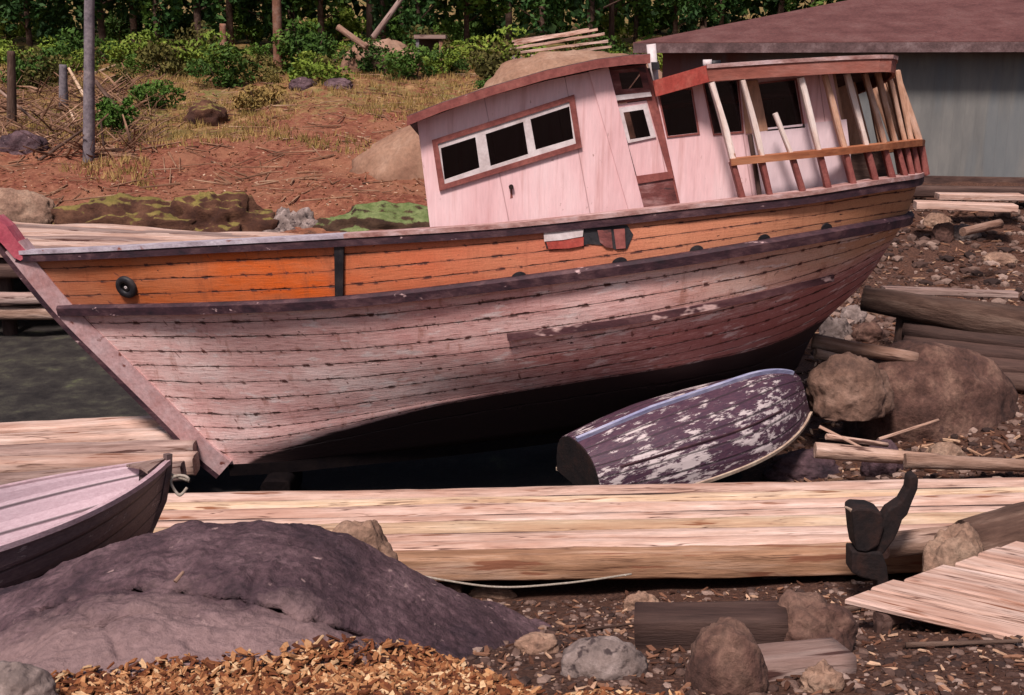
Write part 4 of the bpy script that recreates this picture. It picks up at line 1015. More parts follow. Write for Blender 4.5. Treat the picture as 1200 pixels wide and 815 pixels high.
def rock_z(x, y):
    i = int((x - RX[0]) / (RX[-1] - RX[0]) * (nxr-1)); j = int((y - 5.7) / 3.6 * (nyr-1))
    return float(RKZ[j, i]) if 0 <= i < nxr and 0 <= j < nyr else -9
tag(big, 'large low dark purple rock with a long crack in the left foreground', 'rock')
rock(372,614,462,690,9.45, M['rock_tan'], 'rounded tan rock peeping out behind the dark foreground rock', 3, dep=.6, ground=False)
rock(-40,785,55,840,5.2, M['rock_grey'], 'pale stone at the bottom left corner', 5, dep=.8)
rock(655,752,760,800,6.8, M['rock_grey'], 'oblong speckled grey stone on the gravel left of the dark beam', 6, dep=.6, amp=.12)
rock(805,738,905,822,6.35, M['rock_brown'], 'rounded brown boulder in front of the squared beam', 9, dep=1.0, amp=.16, chisel=.10)
rock(938,780,990,815,6.4, M['rock_tan'], 'small angular tan stone at the bottom right of the short block', 10, dep=.7, chisel=.3)
rock(905,705,1010,770,7.5, M['rock_brown'], 'flat brown rock between the squared beam and the plank stage', 11, dep=.8, chisel=.25)
rock(1080,620,1160,700,9.25, M['rock_tan'], 'rounded stone behind the plank stage under the thick log', 12, dep=.8, ground=False)
rock(730,695,775,718,8.6, M['rock_tan'], 'small pale wedge stone above the squared beam', 13, dep=.6, chisel=.3)
rock(605,745,655,768,7.4, M['rock_tan'], 'flat pale stone on the gravel beside the dark rock tail', 14, dep=.7)
rock(545,688,608,702,9.2, M['rock_tan'], 'thin flat stone lying just below the slipway', 15, dep=.5)
rock(893,663,930,680,9.2, M['rock_grey'], 'small pale stone near the slipway edge left of the iron fitting', 16, dep=.6)

bm_ = log('squared_beam', P(745,737,7.6), P(922,737,7.45), .155, .16, M['timber_grey'], seed=130, sq=6, bend=.004, rough=.05, flat=.95); bm_.data.materials[0] = M['timber_dark']
tag(bm_, 'short dark squared beam with a worn top lying on the gravel', 'beam')
blk = log('wooden_block', P(872,797,6.55), P(985,785,6.75), .16, .16, M['timber_grey'], seed=131, sq=7, bend=.003, rough=.04); tag(blk, 'short squared wooden block beside the round brown boulder', 'block')
lg = log('thick_log', P(1136,648,9.7), P(1300,606,9.9), .29, .31, M['bark'], seed=132, rough=.10, bend=.02); tag(lg, 'thick dark barked log behind the plank stage', 'log')
lg = log('short_log', P(1035,640,9.9), P(1140,628,10.05), .12, .11, M['driftwood'], seed=133); tag(lg, 'short pale log lying between the iron fitting and the thick log', 'log')
# iron hook fitting in front of the slipway
hk = thing('iron_fitting', 'black rusted iron fitting with an upright horn, standing in front of the slipway', 'fitting', P(1020,690,9.4))
YH = 9.45
def blob_prism(name, px, Y, th, mat, parent):
    o = slab(name, px, Y, th, mat, parent); b_ = o.modifiers.new('b', 'BEVEL'); b_.width = .018; b_.segments = 2; b_.limit_method = 'ANGLE'; return o
blob_prism('horn', [(1006,640),(1012,634),(1022,636),(1030,625),(1036,606),(1041,598),(1056,588),(1064,574),(1066,560),(1074,557),(1077,562),(1076,574),(1070,588),(1064,604),(1058,610),(1054,622),(1048,634),(1036,650),(1020,656),(1008,652)], YH, .14, M['iron_rust'], hk)
blob_prism('cup', [(998,600),(1004,596),(1022,597),(1034,602),(1037,618),(1030,640),(1016,648),(1004,646),(1001,630)], YH-.05, .24, M['iron_rust'], hk)
blob_prism('spur', [(989,595),(992,594),(1001,598),(1006,602),(1002,606),(996,600)], YH-.02, .03, M['gunwale'], hk)
blob_prism('foot', [(998,646),(1034,648),(1040,665),(1044,700),(1032,702),(1028,682),(1010,678),(998,672)], YH-.04, .2, M['iron_rust'], hk)
# rope under the slipway edge
rp = resample([P(470,670,9.9), P(520,680,9.8), P(580,688,9.8), P(660,684,9.85), P(740,673,10.0)], 40)
rp = [Vector((a, b, max(c, height(a, b)+.01))) for a, b, c in rp]
tag(obj('rope', tube_me(rp, .010), M['rope'], smooth=True), 'thin pale rope sagging below the slipway', 'rope')

# right bank: boulders, driftwood, crib
rock(985,404,1210,516,13.9, M['rock_brown'], 'largest brown boulder at the right of the upturned dinghy', 21, dep=.6, amp=.15, chisel=.10, sub=5, freq=.8)
rock(948,416,1050,486,14.4, M['rock_brown2'], 'pale rounded boulder just behind the dinghy bow', 22, dep=.8, chisel=.08, ground=False)
rock(1010,518,1062,560,12.9, M['rock_dark'], 'dark purple stone between the two pale driftwood logs', 23, dep=.8)
rock(1080,522,1140,552,13.2, M['rock_tan'], 'low pale stone on the driftwood log', 24, dep=.7)
rock(900,532,990,562,12.6, M['rock_dark'], 'small dark stone under the dinghy gunwale', 25, dep=.7)
k = 0
labs = ['stone', ]
for (u0, v0, u1, v1, Y, mt, lb) in [(960,372,1000,402,15.6,'rock_grey','pale stone in the pile below the stern, nearest the hull'),
     (985,358,1018,380,16.2,'rock_grey','small pale stone at the top of the pile below the stern'),
     (1000,378,1040,402,15.8,'rock_brown','brown stone in the middle of the pile below the stern'),
     (1010,345,1045,372,16.8,'rock_tan','tan stone under the tip of the crib log'),
     (1110,262,1150,282,22.5,'rock_grey','grey stone on the bank below the loose planks'),
     (1150,296,1195,310,20.5,'rock_tan','flat pale stone on the bank near the right edge'),
     (1080,250,1120,268,23.5,'rock_tan','stone close beside the boat stern below the warehouse'),
     (1090,262,1122,285,21.8,'rock_brown','brown stone on the bank just behind the boat stern')]:
    rock(u0, v0, u1, v1, Y, M[mt], lb, 30+k, dep=.8); k += 1
def dl(name, a, b, Ya, Yb, r, mt, lb, seed, **kw):
    o = log(name, P(*a, Ya), P(*b, Yb), r, r*.8, M[mt], seed=seed, rough=.12, bend=.05, **kw); return tag(o, lb, 'driftwood' if 'drift' in name else 'log')
dl('driftwood_log', (955,528), (1100,538), 13.0, 12.9, .09, 'driftwood', 'knobbly pale driftwood log lying right of the dinghy', 140)
dl('driftwood_log', (1060,540), (1230,548), 12.8, 12.7, .085, 'driftwood', 'long pale driftwood log running off the right edge', 141)
dl('driftwood_log', (952,400), (1075,420), 15.2, 15.0, .10, 'driftwood', 'pale driftwood pole above the rounded boulder', 142)
dl('driftwood_log', (955,414), (1000,424), 15.0, 15.0, .07, 'driftwood', 'short stub of driftwood beside the pale boulder', 143)
dl('driftwood_branch', (968,512), (1040,522), 13.2, 13.3, .035, 'driftwood', 'thin driftwood branch between dinghy and boulder', 144)
dl('driftwood_branch', (1030,515), (1100,492), 13.1, 13.3, .02, 'driftwood', 'thin crooked twig leaning on the biggest boulder', 145)
dl('driftwood_branch', (960,500), (1020,530), 13.3, 13.1, .02, 'driftwood', 'thin dark twig among the sticks by the dinghy', 146)
crib = thing('timber_crib', 'heavy dark timber crib wall at the right edge behind the boulders', 'crib', P(1120,430,17))
log('top_log', P(1012,350,17.5), P(1240,388,16.2), .17, .26, M['bark'], crib, seed=150, sq=3, rough=.1)
board('cap_board', P(1035,340,18.0), P(1190,345,18.0), .22, .09, M['timber_grey'], crib, seed=151)
board('cap_board', P(1085,353,17.4), P(1240,372,16.8), .5, .07, M['driftwood'], crib, seed=152)
for q in range(5):
    log('face_log', P(1060,372+q*16,17.3-q*.12), P(1260,398+q*14,16.0-q*.12), .14, .15, M['timber_dark'], crib, seed=153+q, rough=.08)
log('end_post', P(1062,352,17.3)+Vector((0,0,-.9)), P(1062,352,17.3), .13, .12, M['timber_dark'], crib, seed=160)

# loose planks by the warehouse
tag(board('loose_plank', P(1098,230,24.8), P(1197,231,24.6), .45, .12, M['timber'], seed=161), 'upper of the two pale planks lying in front of the warehouse', 'plank')
tag(board('loose_plank', P(1072,240,24.0), P(1190,244,23.7), .45, .14, M['timber'], seed=162), 'lower of the two pale planks lying in front of the warehouse', 'plank')
tag(log('fallen_post', P(1128,272,21.3), P(1172,262,21.8), .08, .08, M['driftwood'], seed=163), 'short pale post lying on the bank below the planks', 'post')
tag(log('foundation_timber', P(1040,224,26.2), P(1240,226,25.4), .13, .13, M['timber_dark'], seed=164, sq=4), 'dark timber lying along the warehouse foot', 'timber')

# ------------------------------------------------------------------ warehouse
wh = thing('warehouse', 'long grey green boarded warehouse with brown shingle roof', 'warehouse', (9, 29, 2.4))
ca, sa = math.cos(R(-12)), math.sin(R(-12))
pc = P(777,50,29.6); ox, oy = pc.x, 29.6
def WH(a, b, z): return Vector((ox + a*ca - b*sa, oy + a*sa + b*ca, z))
LN, DP, ZB, ZE, ZR = 22, 9, 2.0, 5.62, 6.95
V = [WH(0,0,ZB), WH(LN,0,ZB), WH(LN,DP,ZB), WH(0,DP,ZB), WH(0,0,ZE), WH(LN,0,ZE), WH(LN,DP,ZE), WH(0,DP,ZE)]
obj('wall', fix_normals(mesh('wall', V, [(0,1,5,4),(1,2,6,5),(2,3,7,6),(3,0,4,7),(0,1,2,3),(4,5,6,7)])), M['warehouse'], wh)
oh = .65
e0, e1, e2, e3 = WH(-oh,-oh,ZE-.05), WH(LN+oh,-oh,ZE-.05), WH(LN+oh,DP+oh,ZE-.05), WH(-oh,DP+oh,ZE-.05)
r0, r1 = WH(DP*.62,DP/2,ZR), WH(LN-DP*.6,DP/2,ZR)
V = [e0,e1,e2,e3,r0,r1] + [p - Vector((0,0,.10)) for p in (e0,e1,e2,e3)]
obj('roof', fix_normals(mesh('roof', V, [(0,1,5,4),(1,2,5),(2,3,4,5),(3,0,4),(6,7,8,9),(0,1,7,6),(1,2,8,7),(2,3,9,8),(3,0,6,9)])), M['shingle'], wh)
b0_, b1_ = e0 - Vector((-.01, .02, .16)), e1 - Vector((0, .02, .16))
obj('fascia', sweep_me([b0_, b1_], [(-.02,-.08),(.02,-.08),(.02,.14),(-.02,.14)]), M['roof_tar'], wh)
obj('foundation', sweep_me([WH(-.05,-.06,2.38), WH(LN,-.06,2.38)], [(-.05,-.16),(.05,-.16),(.05,.14),(-.05,.14)]), M['timber_dark'], wh)

# ------------------------------------------------------------------ hillside
ledge = [(-40,222,66,268,'rock_tan','tan boulder on the bank at the far left edge behind the pier',50,.16,.1),
    (48,232,250,292,'moss_rock','longest mossy rock of the bank, behind the left part of the pier',51,.24,.22),
    (170,228,325,296,'moss_rock','brown mossy rock with a dark hollow behind the pier',52,.26,.30),
    (355,240,560,300,'moss_green','green mossy rock just left of the pink wheelhouse',53,.16,.15),
    (292,246,378,292,'rock_grey','grey broken rock between the two mossy rocks',54,.3,.3)]
for (u0, v0, u1, v1, mt, lb, sd_, am, ch) in ledge:
    rock(u0, v0, u1, v1, 27.6, M[mt], lb, sd_, dep=.42, amp=am, chisel=ch, ground=False, sub=5, freq=1.6)
rock(392,100,800,212,38, M['rock_slab'], 'smooth pale tan rock slab rising behind the wheelhouse', 55, dep=.35, amp=.12, chisel=.06, sub=5).rotation_euler = (0, -R(14), 0)
rock(398,48,500,92,50, M['rock_slab'], 'pale pink rock outcrop left of the little hut on the hill', 56, dep=.6, amp=.25, chisel=.05)
rock(560,58,800,140,48, M['rock_slab'], 'broad low rock slope behind the wheelhouse roof', 57, dep=.6, amp=.1, chisel=.05)
rock(340,90,372,106,42, M['rock_dark'], 'small dark stone on the red hillside, left of the darker pair', 58, dep=.7)
rock(378,92,412,105,43, M['rock_dark'], 'small dark flat stone on the hillside below the pale outcrop', 59, dep=.7)
rock(215,118,265,148,37, M['moss_rock'], 'mossy hummock of rock on the middle of the red slope', 60, dep=.7)
rock(-5,152,50,182,33.5, M['black'] if False else M['rock_dark'], 'dark hollow rock at the left edge of the slope', 61, dep=.6)
# hut, lumber, tarp
HY = ground_hit(503, 84).y
hut = thing('little_hut', 'tiny dark plank hut with open front on the hilltop', 'hut', P(503,84,HY))
def hbox(name, u0, v0, u1, v1, Y, dpt, mat, parent):
    a = P(u0, v1, Y); b = P(u1, v0, Y); poly = [Vector((a.x,Y,a.z)), Vector((b.x,Y,a.z)), Vector((b.x,Y,b.z)), Vector((a.x,Y,b.z))]
    return obj(name, prism_me(poly, Y, Y+dpt), mat, parent)
hbox('side_post', 488,45,491,86,HY,.12,M['pole_grey'],hut); hbox('side_post', 515,48,518.5,88,HY,.12,M['trunk_red'],hut)
hbox('back_wall', 489,46,517,84,HY+1.0,.08,M['timber_dark'],hut); hbox('roof', 485,41,522,45.5,HY-.1,1.4,M['timber_grey'],hut); hbox('shelf', 489,66,517,69,HY,1.0,M['timber_grey'],hut)
lum = thing('lumber_pile', 'stack of pale boards on the hilltop behind the wheelhouse roof', 'lumber', P(655,60,49))
for k, (a, b, Y) in enumerate([((598,58),(708,40),49.5),((602,52),(700,35),49.9),((610,62),(712,48),49.1),((600,49),(690,36),50.3),((622,66),(716,56),48.8)]):
    board('board', P(*a, Y), P(*b, Y), .5, .1, M['timber'], lum, seed=170+k, wob=.02)
rock(570,62,617,80,47, M['rock_grey'], 'pale grey boulder on the hill beside the lumber pile', 62, dep=.7, amp=.1)

# posts and trunks on the hillside
def hpost(name, u, vt, vb, Y, r, mat, label, cat, lean=0, group=None, seed=1):
    a = ground_hit(u, vb); b = P(u+lean, vt, a.y); r *= a.y / Y; a.z -= .3
    return tag(log(name, a, b, r*1.15, r*.85, mat, seed=seed, bend=.01, rough=.05), label, cat, group)
hpost('grey_pole', 103, -60, 190, 31.5, .135, M['pole_grey'], 'tall bare grey pole standing by the brush heap', 'pole', lean=2, seed=180)
hpost('pine_trunk', 326, -60, 88, 46, .17, M['trunk_red'], 'straight reddish grey trunk on the crest near the middle of the hill', 'trunk', seed=181, lean=-3)
hpost('orange_stump', 263, 28, 82, 45, .13, M['trunk_red'], 'short broken reddish trunk on the hill crest', 'stump', lean=-2, seed=182)
hpost('dead_post', 13, 60, 150, 33, .12, M['bark'], 'dark short post at the left edge of the slope', 'post', seed=183)
hpost('dead_post', 74, 76, 128, 34, .12, M['pole_grey'], 'short grey post with pale top left of the tall pole', 'post', seed=184)
hpost('dead_post', 717, -40, 62, 49, .11, M['bark'], 'thin dark pole behind the wheelhouse roof', 'pole', seed=185)
hpost('tree_trunk', 433, -60, 52, 55, .14, M['bark'], 'slim dark trunk behind the leaning white log', 'trunk', seed=186)
tag(log('leaning_log', P(436,46,52), P(478,-12,54), .13, .10, M['timber_grey'], seed=187), 'pale bare log leaning against the trees on the crest', 'log')
tag(log('fallen_log', P(396,32,50), P(430,56,49.5), .13, .12, M['driftwood'], seed=188), 'short pale log lying slanting left of the leaning log', 'log')
br = [((45,190),(100,150),31,.05,'dark crossed branch running down from the foot of the grey pole'),
      ((112,95),(146,140),31.8,.10,'thick dark branch leaning right from the grey pole'),
      ((108,120),(140,138),32,.06,'short dark branch under the thicker leaning one'),
      ((-10,98),(50,150),32.5,.06,'pale branch sloping down at the left edge'),
      ((15,92),(100,86),34,.08,'orange fallen trunk lying left of the grey pole'),
      ((80,80),(100,116),32.8,.07,'bright bare branch leaning on the grey pole'),
      ((110,88),(140,78),35,.08,'orange fallen trunk right of the grey pole'),
      ((55,140),(88,150),32,.04,'pale stick low beside the pole foot'),
      ((82,130),(90,148),31.6,.05,'upright pale stick by the pole foot'),
      ((60,60),(150,66),41,.10,'long fallen trunk high on the left slope'),
      ((150,68),(245,58),43,.11,'long reddish fallen trunk near the hill crest'),
      ((118,140),(122,175),31.6,.04,'thin dark stick right of the pole foot'),
      ((380,78),(440,52),47,.08,'dark fallen branch lying against the pink outcrop'),
      ((20,105),(90,112),33.3,.05,'thin pale branch crossing the brush heap')]
for k, (a, b, Y, r, lb) in enumerate(br):
    mt = ['bark', 'bark', 'bark', 'driftwood', 'oak_rail', 'timber_yellow', 'timber_yellow', 'driftwood', 'timber_yellow', 'driftwood', 'trunk_red', 'bark', 'bark', 'driftwood'][k]
    lo, hi = (a, b) if a[1] >= b[1] else (b, a)
    A = ground_hit(*lo) + Vector((0, 0, r*.6)); B = P(*hi, A.y + .35)
    if abs(a[1]-b[1]) < 16: B = ground_hit(*hi) + Vector((0, 0, r*.9))
    tag(log('fallen_branch', A, B, r, r*.7, M[mt], seed=190+k, bend=.06, rough=.1, seg=10), lb, 'branch')

V = []; Fc = []; rb_ = random.Random(77)
for k in range(800):
    p = ground_hit(rb_.uniform(-40, 185), rb_.uniform(95, 186)); L_ = rb_.uniform(.4, 1.7); a_ = rb_.uniform(0, 6.28); e_ = rb_.uniform(-.1, .7)
    d = Vector((math.cos(a_)*math.cos(e_), math.sin(a_)*math.cos(e_), math.sin(e_))); q0 = p + Vector((0, 0, .05)); q1 = q0 + d*L_*.5 + Vector((0, 0, rb_.uniform(-.08, .1))); q2 = q0 + d*L_
    s1 = d.cross(Vector((.1, .2, 1))).normalized(); u1 = s1.cross(d); b = len(V); r_ = .010 + .045*rb_.random()**2
    for p_, rr2 in ((q0, r_), (q1, r_*.8), (q2, r_*.4)):
        for q in range(5): V.append(p_ + (s1*math.cos(q*1.2566) + u1*math.sin(q*1.2566))*rr2)
    for i in range(2):
        for q in range(5): Fc.append((b+5*i+q, b+5*i+(q+1) % 5, b+5*i+5+(q+1) % 5, b+5*i+5+q))
tag(obj('brushwood', mesh('brush', V, Fc), simple('dead_brushwood', [(.05, .025, .018), (.20, .10, .06), (.46, .28, .18)], .9, bs=.2, vary=0), loc=(0, 0, 0)), 'tangled heap of dead brushwood on the left slope', 'brushwood', kind='stuff')

V = []; Fc = []; rb_ = random.Random(78)
for k in range(900):
    y = rb_.uniform(29, 56); x = y*rb_.uniform(-.46, .12); p = Vector((x, y, height(x, y)+.03)); L_ = rb_.uniform(.2, 1.3); a_ = rb_.uniform(0, 6.28)
    q2 = p + Vector((math.cos(a_)*L_, math.sin(a_)*L_, 0)); q2.z = height(q2.x, q2.y) + rb_.uniform(.02, .12); d = (q2-p).normalized()
    s1 = d.cross(Vector((.1, .2, 1))).normalized(); u1 = s1.cross(d); b = len(V); r_ = rb_.uniform(.010, .035)
    for p_, rr2 in ((p, r_), (q2, r_*.6)):
        for q in range(5): V.append(p_ + (s1*math.cos(q*1.2566) + u1*math.sin(q*1.2566))*rr2)
    for q in range(5): Fc.append((b+q, b+(q+1) % 5, b+5+(q+1) % 5, b+5+q))
tag(obj('fallen_twigs', mesh('twigs', V, Fc), simple('bleached_twigs', [(.06, .03, .02), (.24, .12, .07), (.50, .33, .22)], .7, bs=.2, vary=0), loc=(0, 0, 0)), 'fallen twigs and bark scattered over the hillside', 'twigs', kind='stuff')

# ------------------------------------------------------------------ foliage
def leaves_me(pts, size, seed, droop=.3):
    r = np.random.RandomState(seed); n = len(pts); pts = np.asarray(pts)
    a = r.normal(size=(n, 3)); a /= np.linalg.norm(a, axis=1)[:, None]; b = r.normal(size=(n, 3)); b -= a * (a*b).sum(1)[:, None]; b /= np.linalg.norm(b, axis=1)[:, None]
    s = size * r.uniform(.6, 1.4, (n, 1)); V = np.empty((n, 4, 3))
    V[:, 0] = pts - a*s; V[:, 1] = pts + b*s*.5; V[:, 2] = pts + a*s; V[:, 3] = pts - b*s*.5
    V = V.reshape(-1, 3); Fc = [(4*i, 4*i+1, 4*i+2, 4*i+3) for i in range(n)]
    return mesh('leaves', V, Fc)
def crown_pts(n, rx, ry, rz, seed, clumps=26, cs=.28):
    r = np.random.RandomState(seed); out = []
    cc = r.normal(size=(clumps, 3)); cc /= np.linalg.norm(cc, axis=1)[:, None]; cc *= r.uniform(.35, 1, (clumps, 1))
    for c in cc:
        k = n // clumps; q = r.normal(size=(k, 3)); q /= np.linalg.norm(q, axis=1)[:, None]; q *= r.uniform(.5, 1, (k, 1)) ** .6 * cs * r.uniform(.6, 1.3)
        out.append(c + q)
    o = np.concatenate(out); return o * np.array([rx, ry, rz])
tree_defs = []
for s in range(4):
    r = random.Random(300+s); H = 10 + s
    t0 = log_me(H*.8, .17, .06, seed=s+5, bend=.03, rough=.08, seg=10, step=.4)
    limbs = bmesh.new()
    cr_pts = crown_pts(5200, 2.3, 2.3, H*.44, 310+s, clumps=46, cs=.24) + np.array([0, 0, H*.52])
    tree_defs.append((H, t0, leaves_me(cr_pts, .17, s)))
    limbs.free()
cols = ['leaf_dark', 'leaf_dark', 'leaf_mid', 'leaf_mid']
lm = []
for s in range(4):
    V = []; Fc = []; r = random.Random(s)
    me_l = []
    H = tree_defs[s][0]
    for k in range(9):
        z = H*(.15 + .6*k/9); a = r.uniform(0, 6.28); L_ = 1.7 * (1 - .3*k/9)
        p0 = Vector((0, 0, z)); p1 = Vector((math.cos(a)*L_, math.sin(a)*L_, z + L_*.45))
        b = len(V); d = (p1-p0).normalized(); s1 = d.cross(Vector((0,0,1))).normalized(); u1 = s1.cross(d)
        for p, rr2 in ((p0, .055), (p1, .015)):
            for q in range(5): V.append(p + (s1*math.cos(q*1.2566) + u1*math.sin(q*1.2566))*rr2)
        for q in range(5): Fc.append((b+q, b+(q+1) % 5, b+5+(q+1) % 5, b+5+q))
    lm.append(mesh('limb', V, Fc))
protos = {}
rr3 = random.Random(5)
def plant_tree(s, x, y, sc, leaf, label, group, first=[True]):
    g = height(x, y) - .1
    root = bpy.data.objects.new('forest_tree', None); C.objects.link(root); root.location = (x, y, g); root.scale = (sc, sc, sc); root.rotation_euler = (0, 0, rr3.uniform(0, 6.28))
    tag(root, label, 'tree', group)
    key = (s, leaf)
    if key not in protos:
        tm = tree_defs[s][1].copy(); tm.transform(Matrix.Rotation(R(-90), 4, 'Y')); tm.materials.append(M['bark'])
        tm.polygons.foreach_set('use_smooth', [True]*len(tm.polygons))
        cm = tree_defs[s][2].copy(); cm.materials.append(M[leaf]); l2 = lm[s].copy(); l2.materials.append(M['bark'])
        protos[key] = (tm, cm, l2)
    for nm, m_ in zip(('trunk', 'crown', 'limbs'), protos[key]):
        c = bpy.data.objects.new(nm, m_); C.objects.link(c); c.parent = root
xs_ = [-36,-32.5,-29.5,-26,-23,-20.5,-17.5,-15,-12,-9.5,-7,-4,-1.5,1,3.5,6,8.5,11.5,15,19,24,29]
for k, x in enumerate(xs_):
    plant_tree(k % 4, x + rr3.uniform(-.8, .8), 61 + rr3.uniform(-1.5, 4), rr3.uniform(.85, 1.2), 'leaf_dark' if k % 3 else 'leaf_bright' if k < 6 else 'leaf_mid', 'dark leafy tree standing in the wood along the hilltop', 'trees of the wood on the hilltop')
for k, x in enumerate([-38,-33,-28,-22,-17,-12,-6,-1,5,10,16,22,28]):
    plant_tree((k+1) % 4, x + rr3.uniform(-1, 1), 69 + rr3.uniform(-1, 3), 1.25, 'leaf_dark', 'dark leafy tree standing in the wood along the hilltop', 'trees of the wood on the hilltop')
# far mass of the wood
r = np.random.RandomState(2); n = 26000
pp = np.stack([r.uniform(-70, 70, n), r.uniform(74, 84, n), r.uniform(0, 1, n) ** .8 * 10], 1); pp[:, 2] += 5.2 + (pp[:, 1]-74)*.1
tag(obj('far_wood', leaves_me(pp, .42, 9), M['leaf_dark'], loc=(0,0,0)), 'dark mass of the wood behind the nearer trees', 'wood', kind='stuff')
def shrub(u, v0, v1, wpx, Y, leaf, label, seed, n=2600, size=.085):
    Y = ground_hit(u, v1).y
    a = P(u, v1, Y); b = P(u, v0, Y); h = b.z - a.z; rx = wpx/2*Y/F
    pts = crown_pts(n, rx, rx*.8, h*.5, seed, clumps=22, cs=.34) + np.array([0, 0, h*.5])
    root = thing('shrub', label, 'shrub', (a.x, Y, a.z - .1))
    obj('foliage', leaves_me(pts, size, seed), M[leaf], root, loc=(a.x, Y, a.z - .05))
    for q in range(3):
        an = q*2.1+seed; log('stem', (a.x, Y, a.z-.25), (a.x+math.cos(an)*rx*.5, Y+math.sin(an)*rx*.4, a.z+h*.6), .03, .012, M['bark'], root, seed=seed+q, seg=6)
sh = [(700,8,62,90,56,'leaf_bright','bright yellow green shrub right of the lumber pile'),
      (12,-5,52,95,52,'leaf_bright','yellow green shrub in the top left corner'),
      (62,2,58,60,54,'leaf_mid','mid green shrub between the corner shrub and the grey pole'),
      (140,0,56,80,56,'leaf_mid','leafy shrub just right of the grey pole'),
      (215,8,50,70,57,'leaf_mid','leafy shrub left of the short reddish trunk'),
      (295,4,52,60,57,'leaf_mid','leafy shrub left of the straight trunk'),
      (362,22,86,70,49,'leaf_mid','shrub beside the straight trunk on the crest'),
      (395,10,50,60,55,'leaf_bright','pale green shrub left of the leaning log'),
      (470,12,50,60,56,'leaf_mid','shrub behind the small hut'),
      (560,16,52,90,57,'leaf_mid','wide shrub behind the hut and lumber'),
      (640,4,40,60,58,'leaf_mid','shrub behind the lumber pile'),
      (770,2,40,60,56,'leaf_mid','shrub left of the warehouse roof'),
      (185,95,125,60,39,'leaf_mid','low olive shrub on the middle of the left slope'),
      (300,92,128,70,40,'grass','low dry bush on the red slope below the trunk'),
      (140,112,160,50,34,'leaf_mid','small green bush right of the brush heap'),
      (40,60,92,70,40,'leaf_mid','green bush behind the brush heap')]
for k, (u, v0, v1, wp, Y, lf, lb) in enumerate(sh): shrub(u, v0, v1, wp, Y, lf, lb, 400+k, n=2400 if v1 < 90 else 1500, size=.11 if Y > 45 else .07)

ug = random.Random(12); base_sh = []
for k in range(60):
    y = ug.uniform(46, 60); x = y * (-.46 + .62 * ((k*7) % 60 + ug.random()) / 60); z = height(x, y); q = k % 6
    if k < 6:
        lf = ['leaf_mid', 'leaf_dry', 'leaf_bright', 'leaf_mid', 'leaf_bright', 'leaf_dry'][k]; pts = crown_pts(1300, 1.15, 1.0, .8, 700+k, clumps=15, cs=.42) + np.array([0, 0, .7]); me = leaves_me(pts, .09, 700+k); me.materials.append(M[lf])
        sv_ = []
        for c in range(3):
            an = c*2.1 + k; t_ = log_me(1.0, .03, .012, seed=k*3+c, seg=5, step=.3); t_.transform(Matrix.Rotation(an, 4, 'Z') @ Matrix.Rotation(R(-65), 4, 'Y')); t_.materials.append(M['bark']); sv_.append(t_)
        base_sh.append((me, sv_))
    root = bpy.data.objects.new('undergrowth_bush', None); C.objects.link(root); root.location = (x, y, z - .1); root.rotation_euler = (0, 0, ug.uniform(0, 6.28)); sc_ = ug.uniform(.35, 1.15); root.scale = (sc_*1.2, sc_, sc_)
    tag(root, 'leafy undergrowth bush at the foot of the wood on the hilltop', 'bush', 'undergrowth bushes along the wood edge')
    c = bpy.data.objects.new('foliage', base_sh[q][0]); C.objects.link(c); c.parent = root
    for st in base_sh[q][1]: c = bpy.data.objects.new('stem', st); C.objects.link(c); c.parent = root
# grass on the slope
r = np.random.RandomState(11); V = []; Fc = []
rg = random.Random(3)
for k in range(9500):
    y = rg.uniform(31, 62); x = y * rg.uniform(-.48, .16)
    if fn(x*.25, y*.25, 5) + (y-37)*.022 < -.04 or (x/y < -.05 and y < 34 and x/y > -.3): continue
    z = height(x, y) - .02
    for q in range(5):
        a = rg.uniform(0, 6.28); h = rg.uniform(.10, .32); px, py = x + rg.uniform(-.15, .15), y + rg.uniform(-.15, .15); b = len(V)
        dx, dy = math.cos(a)*.02, math.sin(a)*.02; lx, ly = rg.uniform(-.12, .12), rg.uniform(-.12, .12)
        V += [(px-dx, py-dy, z), (px+dx, py+dy, z), (px+lx, py+ly, z+h)]; Fc.append((b, b+1, b+2))
tag(obj('dry_grass', mesh('grass', V, Fc), M['grass'], loc=(0,0,0)), 'dry yellow green grass on the hillside', 'grass', kind='stuff')
# leaf litter flakes on the slope
def flakes(name, n, region, smin, smax, mat, label, cat, seed, flat=.35, thick=.0, lift=.01, aspect=.5):
    rg = random.Random(seed); V = []; Fc = []; TN = []
    for k in range(n):
        pt = region(rg)
        if pt is None: continue
        x, y, z = pt; s = rg.uniform(smin, smax) * rg.uniform(.6, 1); a = rg.uniform(0, 6.28)
        q = Matrix.Rotation(a, 3, 'Z') @ Matrix.Rotation(rg.uniform(-flat, flat), 3, 'X') @ Matrix.Rotation(rg.uniform(-flat, flat), 3, 'Y')
        w_ = s * rg.uniform(aspect*.5, aspect); t_ = max(s*.12, .002); b = len(V)
        base = Vector((x, y, z + lift + s*.15))
        for zz_ in (-t_, t_):
            for cx, cy in ((-s, -w_*.6), (-s*.3, -w_), (s, -w_*.3), (s*.8, w_*.5), (-s*.6, w_)): V.append(base + q @ Vector((cx, cy, zz_)))
        Fc.append((b, b+1, b+2, b+3, b+4)); Fc.append((b+9, b+8, b+7, b+6, b+5))
        for e_ in range(5): Fc.append((b+e_, b+(e_+1) % 5, b+5+(e_+1) % 5, b+5+e_))
        TN.append(rg.random())
    return tag(obj(name, set_tone(mesh(name, V, Fc), 10, TN), mat, loc=(0,0,0)), label, cat, kind='stuff')
def reg_hill(rg):
    y = rg.uniform(28.5, 50); x = y*rg.uniform(-.47, .0); return (x, y, height(x, y))
flakes('leaf_litter', 9000, reg_hill, .015, .075, M['litter'], 'pale fallen leaves on the red hillside', 'leaf litter', 21)

